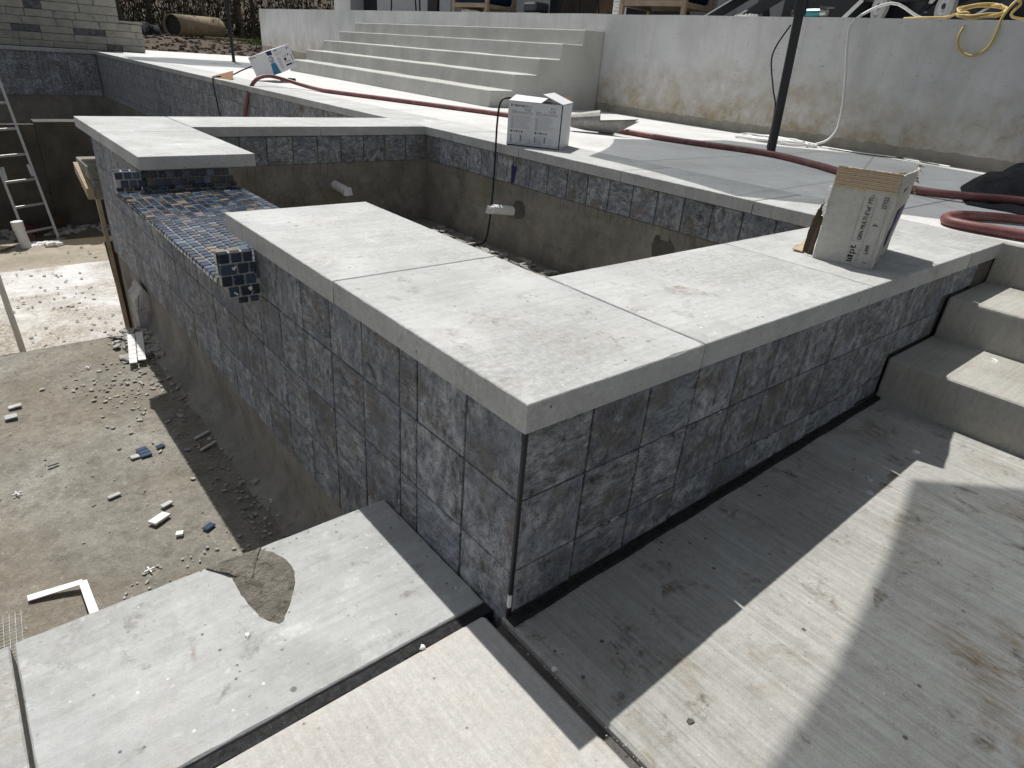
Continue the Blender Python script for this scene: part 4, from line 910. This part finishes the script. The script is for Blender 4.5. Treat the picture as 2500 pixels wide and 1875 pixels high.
# form boards and ledge at the back corner of the spa
MB().box(-.035, 3.72, -.30, .42, 4.06, -.225).obj('formed_ledge', 'gunite', spa, bevel=.004)
MB().box(-.022, 3.72, -.41, .42, 4.03, -.302).obj('formed_ledge', 'gunite', spa, bevel=.004)
MB().hexa([(-.060, 3.715, -.405), (-.024, 3.715, -.405), (-.024, 4.0, -.30), (-.060, 4.0, -.30), (-.060, 3.715, -.345), (-.024, 3.715, -.345), (-.024, 4.0, -.245), (-.060, 4.0, -.245)]).obj('form_board', 'wood', label='raw wood form board nailed to the back corner of the spa', cat='board')
MB().bar((-.012, 3.735, -.38), (.0, 3.735, -1.24), .022, .022).obj('prop_board', 'wood', label='upright raw wood prop under the back corner of the spa', cat='board')
MB().bar((.005, 3.74, -.66), (.03, 3.75, -1.25), .06, .03).obj('prop_board', 'dwood', label='dark brown plank standing against the spa corner below the tiles', cat='board')
mb = MB(); mb.prism(ragged([(-.055, 3.0, -1.26), (.03, 3.0, -1.26), (.03, 3.0, -.775), (.0, 3.0, -.72), (-.045, 3.0, -.78)], 4, .005), (0, .16, 0)); mb.obj('plaster_stub', 'step2', spa)
for (a, b, w, l) in (((-.30, 6.45, -1.905), (.25, 6.75, -1.9), .04, 'thin brown stick lying on the floor just past the pool step'), ((.42, 7.3, -1.93), (.62, 7.55, -1.9), .05, 'short brown board near the puddle by the spa corner')):
    MB().bar(a, b, w, .02).obj('stick', 'dwood', label=l, cat='stick')

# debris on the near pool shelf
SZ = -.945
def inshadow(): return 0
mb = MB(); rd = random.Random(11)
def chip(mb, x, y, z, s):
    n = rd.choice((4, 5, 6)); a0 = rd.random()*6; t_ = s*rd.uniform(.10, .28); b = len(mb.v); tx, ty = rd.uniform(-.25, .25), rd.uniform(-.25, .25)
    e = rd.uniform(.45, 1); th = rd.random()*3.14; pts = []
    for k in range(n):
        a = a0+2*math.pi*k/n+rd.uniform(-.25, .25); r = s*rd.uniform(.7, 1.1); u, v = r*math.cos(a), r*e*math.sin(a)
        pts.append((u*math.cos(th)-v*math.sin(th), u*math.sin(th)+v*math.cos(th)))
    for (u, v) in pts: mb.v.append((x+u, y+v, z+tx*u+ty*v))
    for (u, v) in pts: mb.v.append((x+u*.9, y+v*.9, z+t_+tx*u+ty*v))
    mb.f.append(tuple(b+n+k for k in range(n)))
    for k in range(n): j = (k+1) % n; mb.f.append((b+k, b+j, b+n+j, b+n+k))
for k in range(170):   # flakes at the foot of the wall and in the heap
    y = rd.uniform(1.3, 2.95); x = -.06-abs(rd.gauss(0, .10)); chip(mb, x, y, SZ, rd.uniform(.003, .02)*rd.uniform(.4, 1))
for k in range(130): chip(mb, -.02+rd.gauss(-.05, .05), 2.80+rd.gauss(0, .10), SZ+.014*rd.random(), rd.uniform(.010, .048))
for k in range(130): chip(mb, -.16+rd.gauss(-.10, .12), 2.35+rd.gauss(0, .22), SZ, rd.uniform(.004, .014))
for k in range(300): chip(mb, rd.uniform(-1.2, -.05), rd.uniform(.52, 2.9), SZ, rd.uniform(.002, .007))
for k in range(120): chip(mb, rd.uniform(-.14, -.01), rd.uniform(.5, 1.4), SZ+.004, rd.uniform(.003, .011))
for k in range(110): chip(mb, rd.uniform(-.55, -.15), rd.uniform(.78, 1.1), SZ, rd.uniform(.002, .009))
mb.obj('mortar_crumbs', 'chip', label='crumbs of mortar and tile scattered over the pool shelf', cat='debris', kind='stuff')
mb = MB()
for k in range(130): chip(mb, rd.uniform(-.53, .0)+.0, rd.uniform(3.1, 5.3), -1.243, rd.uniform(.004, .018))
for k in range(120): chip(mb, rd.uniform(-.8, 1.0), rd.uniform(5.8, 8.7), -1.925-.0135*2, rd.uniform(.008, .03))
mb.obj('floor_crumbs', 'chip', label='crumbs scattered over the lower pool floor', cat='debris', kind='stuff')
def spacer(x, y, z, a, lab):
    mb = MB()
    for d in (a, a+math.pi/2): c, s_ = math.cos(d)*.0145, math.sin(d)*.0145; mb.bar((x-c, y-s_, z+.0025), (x+c, y+s_, z+.0025), .0035, .0045)
    mb.obj('tile_spacer', 'wplast', label=lab, cat='tile spacer', group='white cross tile spacers in the pool')
for x, y, a, lab in ((-.705, 1.709, .3, 'white cross tile spacer alone at the left of the pool shelf'), (-.445, 1.087, .15, 'white cross tile spacer on the shelf close to the pool coping'), (-.030, 1.208, .6, 'white cross tile spacer in the shade close to the spa wall'), (-.194, 2.864, .5, 'white cross tile spacer left of the white mosaic strip'), (-.348, 2.634, .2, 'white cross tile spacer near the edge of the pool shelf')): spacer(x, y, SZ+.002, a, lab)
def piece(x, y, w, d, a, mat, lab, h=.006, name='tile_piece', cat='tile piece'):
    o = MB().box(-w/2, -d/2, 0, w/2, d/2, h).obj(name, mat, bevel=.0012, label=lab, cat=cat); o.location = (x, y, SZ+.001); o.rotation_euler = (jit(.08), jit(.08), a); return o
piece(-.648, 2.383, .045, .026, .1, 'grout', 'pale tile piece, upper one of the two at the left of the shelf'); piece(-.669, 2.296, .042, .036, .0, 'grout', 'pale tile piece, lower one of the two at the left of the shelf')
piece(-.453, 1.526, .040, .018, .25, 'grout', 'pale narrow tile piece in the middle of the shelf'); piece(-.324, 1.383, .038, .020, .35, 'grout', 'pale tile piece just above the crusted mortar piece')
piece(-.363, 1.315, .062, .034, .55, 'cloth', 'crusted white mortar covered tile piece', .009); piece(-.344, 1.738, .030, .026, .15, 'grout', 'cream tile piece touching the strip of blue mosaic')
piece(-.251, 1.763, .028, .022, .4, 'gblue', 'single blue glass tile right of the blue mosaic strip'); piece(-.247, 1.189, .036, .024, .5, 'gblue', 'blue glass tile near the pool coping')
piece(-.587, 1.838, .035, .010, .3, 'steel', 'dark sliver of tile on the left of the shelf'); piece(-.099, 1.765, .068, .014, .35, 'grout', 'pale sliver of tile at the shadow edge, the farther one'); piece(-.103, 1.672, .072, .015, .4, 'grout', 'pale sliver of tile at the shadow edge, the nearer one')
piece(-.331, 1.204, .022, .022, 1.2, 'cloth', 'small white mortar lump near the blue glass tile', .008); piece(-.04, 1.345, .03, .025, .4, 'chip', 'grey mortar chunk in the shade of the spa wall', .012)
ms = thing('mosaic_strip', 'strip of three blue glass tiles lying on the shelf', 'tile strip', loc=(-.310, 1.753, SZ+.002)); ms.rotation_euler = (0, 0, .1)
for k in range(3): MB().box(-.019, -.035+k*.024, 0, .019, -.013+k*.024, .006).obj('glass_tile', 'gblue', ms, bevel=.0015)
ms = thing('mosaic_sheet', 'upturned strip of white mosaic sheet lying at the pool step edge', 'tile strip', loc=(-.125, 2.71, SZ+.024)); ms.rotation_euler = (0, 0, -.18)
for r in range(2):
    for k in range(7): MB().box(-.036+r*.037+.002, -.19+k*.052+.0015+r*.022, 0, -.036+r*.037+.035, -.19+(k+1)*.052-.0015+r*.022, .006).obj('mosaic_tile', 'cloth', ms, bevel=.0012)
ts = thing('trim_strip', 'bent white plastic trim strip lying against the pool coping', 'trim strip')
MB().prism([(-.735, 1.165, SZ+.004), (-.606, 1.128, SZ+.022), (-.608, 1.104, SZ+.024), (-.735, 1.138, SZ+.006)], (0, 0, .003)).obj('short_leg', 'wplast', ts)
MB().prism([(-.616, 1.120, SZ+.023), (-.596, 1.118, SZ+.023), (-.590, .90, SZ+.03), (-.612, .90, SZ+.03)], (0, 0, .003)).obj('long_leg', 'wplast', ts)
net = MB()
for k in range(13): net.bar((-.92+k*.013, .95, SZ+.005), (-.92+k*.013+.01, 1.115, SZ+.006), .0013, .0013); net.bar((-.93, .95+k*.0125, SZ+.006), (-.755, .952+k*.0125, SZ+.005), .0013, .0013)
net.obj('fibre_mesh', 'grout', label='scrap of white backing mesh at the left edge of the shelf', cat='mesh scrap')
# wet mortar splat over the pool coping
mb = MB(); cx_, cy_ = -.345, .395; ring = [(-.415, .495), (-.385, .47), (-.372, .43), (-.372, .36), (-.362, .30), (-.340, .262), (-.315, .285), (-.275, .345), (-.262, .40), (-.275, .45), (-.293, .478), (-.288, .500), (-.33, .510), (-.37, .508)]
L = 6; ring = [(p.x+jit(.002), p.y+jit(.002)) for p in spline([(x, y, 0) for x, y in ring+ring[:1]], 6)[:-1]]; L = 18; mb.v.append((cx_, cy_, -.4935+.006)); nR = len(ring)
for l in range(1, L+1):
    for q, (x, y) in enumerate(ring):
        f_ = l/L; xx = cx_+(x-cx_)*f_; yy = cy_+(y-cy_)*f_; zz = -.4944+.0075*(1-f_**4)*(.55+1.1*abs(mnoise.noise((xx*70, yy*45, 3)))+.5*mnoise.noise((xx*190, yy*190, 6)))
        zz = max(zz, -.4946); zz -= max(0, yy-.484)**.8*1.2; mb.v.append((xx, yy, zz))
for q in range(nR): mb.f.append((0, 1+q, 1+(q+1) % nR))
for l in range(L-1):
    for q in range(nR): a = 1+l*nR+q; b = 1+l*nR+(q+1) % nR; mb.f.append((a, a+nR, b+nR, b))
mb.obj('mortar_splat', 'mortar', label='wet brown mortar smeared over the edge of the pool coping', cat='mortar', smooth=True)
# pebbles on the paving
def pebble(x, y, z, r, mat, lab):
    mb = MB(); blob(mb, (x, y, z), r, 7, .45); mb.obj('pebble', mat, label=lab, cat='pebble', group='small white stones on the paving')
pebble(-.397, .268, -.494, .0075, 'cloth', 'white pebble on the pool coping below the mortar smear'); pebble(-.153, .057, -.492, .007, 'cloth', 'white pebble at the edge of the black foam strip')
pebble(.010, -.124, -.489, .008, 'cloth', 'white pebble in the joint between the paving slabs'); pebble(.237, -.163, -.484, .006, 'grout', 'grey pebble in the shade of the spa')
pebble(.124, -.339, -.486, .009, 'thinset', 'dark clod on the sunny paving near the frame edge')
for x, y, lb in ((1.10, -.20, 'pale flake of grout in the shade, farther of two'), (1.04, -.228, 'pale flake of grout in the shade, nearer of two at the sunlit edge')): pebble(x, y, lowz(x)-.001, .012, 'lgink', lb)
pebble(1.36, -.22, lowz(1.36)-.001, .012, 'cloth', 'pale flake of grout below the deck steps'); pebble(1.90, -.21, -.298, .016, 'cloth', 'pale flake of grout on the lower deck step')
mb = MB()
for k in range(150): x = rd.uniform(-.7, 1.5); y = rd.uniform(-.75, -.0); chip(mb, x, y, (lowz(x) if x > .01 else -.491)-.0002, rd.uniform(.0012, .0036))
for k in range(60): chip(mb, rd.uniform(-.7, -.02), rd.uniform(.1, .46), -.4952, rd.uniform(.0012, .003))
for k in range(70): chip(mb, rd.gauss(0, .006), rd.uniform(-.45, .0), -.4885, rd.uniform(.001, .003))
for k in range(60): an = rd.random()*6.28; q_ = rd.uniform(.05, .13); chip(mb, -.345+q_*math.cos(an)*.8, min(.475, .40+q_*math.sin(an)), -.4952, rd.uniform(.0012, .0045))
mb.obj('grit', 'chip', label='fine grit scattered over the paving', cat='grit', kind='stuff')
mb = MB()
for k in range(150): chip(mb, rd.uniform(1.2, 2.06), rd.uniform(.45, 3.5), -.664, rd.uniform(.01, .045))
for k in range(90): chip(mb, rd.uniform(1.75, 2.06), rd.uniform(1.2, 3.4), -.660, rd.uniform(.02, .055))
mb.obj('spa_rubble', 'chip', label='rubble on the floor inside the spa', cat='rubble', kind='stuff')
# plaster drips along the tile joints
mb = MB()
for k in range(40): blob(mb, (.010, rd.uniform(.1, 2.2), 0), .001, 5, .3)
mb = MB()
for (y, z) in ((.35, -.31), (.349, -.345), (.418, -.46), (1.05, -.22), (.98, -.215), (.76, -.375), (.83, -.30), (.93, -.33), (.10, -.47), (1.3, -.45), (1.75, -.6)):
    for q in range(3): mb.prism([(.0105, y+jit(.004), z+jit(.007)) for _ in range(5)], (-.0012, 0, 0))
for (x, z) in ((.26, -.365), (.29, -.364), (.30, -.366), (.44, -.368), (.62, -.205), (.9, -.372), (.75, -.31)):
    for q in range(3): mb.prism([(x+jit(.010), .0105, z+jit(.003)) for _ in range(5)], (0, -.0012, 0))
mb.obj('grout_drip', 'cloth', spa, kind='stuff')
MB().box(.0105, .0105, -.455, .0165, .0165, -.425).obj('spacer_wedge', 'wplast', spa)

# ================================================================= BEYOND THE POOL
cu = thing('culvert_pipe', 'big brown tube lying on the soil in front of the woods', 'tube')
a, b = Vector((6.02, 25.0, .60)), Vector((7.95, 26.6, .64)); r = .335
mb = MB(); d = (b-a).normalized(); u = d.cross(Vector((0, 0, 1))).normalized(); w = u.cross(d); n = 28
for (c, q) in ((a, r), (b, r), (b, r-.02), (a, r-.02)):
    for k in range(n): an = 2*math.pi*k/n; mb.v.append(tuple(c+(u*math.cos(an)+w*math.sin(an))*q))
for l in range(4):
    for k in range(n): j = (k+1) % n; l2 = (l+1) % 4; mb.f.append((l*n+k, l*n+j, l2*n+j, l2*n+k))
mb.obj('shell', 'culvert', cu, smooth=True); MB().tube([a+d*.12, a+d*.16], r-.021, 24).obj('shade_disc', 'black', cu)  # black disc stands in for the shade inside the tube
mb = MB()
for k in range(12): blob(mb, (4.95+jit(.3), 24.0+jit(.25), .2+random.random()*.12), .28, 8, 1.1)
mb.obj('trash_bag', 'tarp', label='black trash bags heaped beside the brown tube', cat='trash bag', smooth=True)
for k, (p, q) in enumerate((((6.9, 24.6, .34), (8.6, 24.9, .36)), ((8.2, 24.4, .30), (9.6, 24.3, .33)), ((5.6, 22.3, .28), (6.5, 22.6, .3)))):
    MB().bar(p, q, .14, .03).obj('timber', 'dwood' if k else 'wood', label=('weathered plank lying in front of the brown tube', 'brown plank on the soil near the terrace corner', 'short broken board on the soil before the brown tube')[k], cat='plank')
mb = MB()
for k in range(700):
    x = random.uniform(2.6, 10.5); y = 18.35+6.5*random.random()**1.3; blob(mb, (x, y, terr_z(x, y)-.01), random.uniform(.02, .10), 6, .7)
mb.obj('soil_clods', 'soil', label='clods of dug soil behind the deck', cat='soil', kind='stuff')
mb = MB()
for k in range(900):
    x = 8.6+random.gauss(0, .55); y = 22.2+random.gauss(0, .8); z = terr_z(x, y); h = random.uniform(.08, .28); an = random.random()*6; q = .012
    mb.poly([(x-q*math.cos(an), y-q*math.sin(an), z), (x+q*math.cos(an), y+q*math.sin(an), z), (x+jit(.08), y+jit(.08), z+h)])
mb.obj('grass_tuft', 'grass', label='green grass growing on the soil near the terrace', cat='grass', kind='stuff')
def tree(label, x, y, h, r, mat, seed):
    rn = random.Random(seed); t = thing('bare_tree', label, 'tree', 'bare trees at the edge of the woods', (x, y, terr_z(x, y)-.1))
    tr = MB(); top = Vector((rn.uniform(-.6, .6), rn.uniform(-.4, .4), h)); pts = spline([(0, 0, 0), top*.33+Vector((rn.uniform(-.15, .15), 0, 0)), top*.66+Vector((rn.uniform(-.2, .2), 0, 0)), top], 3)
    tr.tube(pts, [r*(1-.7*i/(len(pts)-1)) for i in range(len(pts))], 7).obj('trunk', mat, t)
    br = MB()
    def limb(p, d, l, rr, lev):
        q = p+d*l*.5+Vector((rn.uniform(-.1, .1), rn.uniform(-.1, .1), rn.uniform(-.05, .12)))*l; e = p+d*l+Vector((0, 0, .1*l))
        br.tube([p, q, e], [rr, rr*.7, rr*.3], 4, caps=False)
        if lev:
            for _ in range(3): d2 = (d+Vector((rn.uniform(-.8, .8), rn.uniform(-.8, .8), rn.uniform(-.3, .7)))).normalized(); limb(q if rn.random() < .5 else e, d2, l*.55, rr*.55, lev-1)
    for k in range(16):
        f_ = rn.uniform(.08, .95); p = pts[int(f_*(len(pts)-1))]; an = rn.random()*6.28
        limb(Vector(p), Vector((math.cos(an), math.sin(an), rn.uniform(-.1, .7))).normalized(), h*rn.uniform(.12, .25), r*.32, 2)
    br.obj('crown', mat, t)
trs = [(3.2, 27.5), (4.4, 28.8), (5.1, 27.2), (6.3, 29.5), (7.2, 28.2), (8.4, 30), (9.2, 27.6), (10.1, 29), (11.2, 28), (12.3, 30), (13.6, 28.6), (2.2, 29.5), (14.8, 29.8), (7.9, 32), (5.6, 32), (10.8, 33)]
for k, (x, y) in enumerate(trs): tree(('pale barked thin tree in the woods ' if k % 4 == 1 else 'dark barked bare tree in the woods ')+('left of the brown tube' if x < 5.4 else 'behind the brown tube' if x < 8.3 else 'between the brown tube and the terrace'), x, y, random.uniform(4.5, 7), random.uniform(.05, .13), 'pbark' if k % 4 == 1 else 'bark', 100+k)
mb = MB()
for k in range(15000):
    x = random.uniform(-3, 22); y = 27+random.random()**.8*9; z = terr_z(x, y)+random.random()**1.5*4.2; s_ = random.uniform(.03, .10); an = random.random()*6; e = random.uniform(-.8, .8)
    p = Vector((x, y, z)); d1 = Vector((math.cos(an)*s_, math.sin(an)*s_, e*s_)); d2 = Vector((jit(s_*.5), jit(s_*.5), s_*random.uniform(.3, 1)))
    mb.poly([p-d1, p+d2, p+d1, p-d2])
for k in range(2600):
    x = random.uniform(-1, 20); y = random.uniform(26.6, 33); z = terr_z(x, y); h = random.uniform(.5, 2.6); a_ = Vector((x, y, z)); b_ = a_+Vector((jit(.7), jit(.5), h)); q = Vector((.006+.008*random.random(), .0, 0))
    m_ = a_.lerp(b_, .5)+Vector((jit(.2), jit(.2), 0)); mb.poly([a_-q, a_+q, m_+q*.8, m_-q*.8]); mb.poly([m_-q*.8, m_+q*.8, b_+q*.2, b_-q*.2])
mb.obj('brush', 'brush', label='tangled dry brush of the woods behind the pool', cat='brush', kind='stuff')
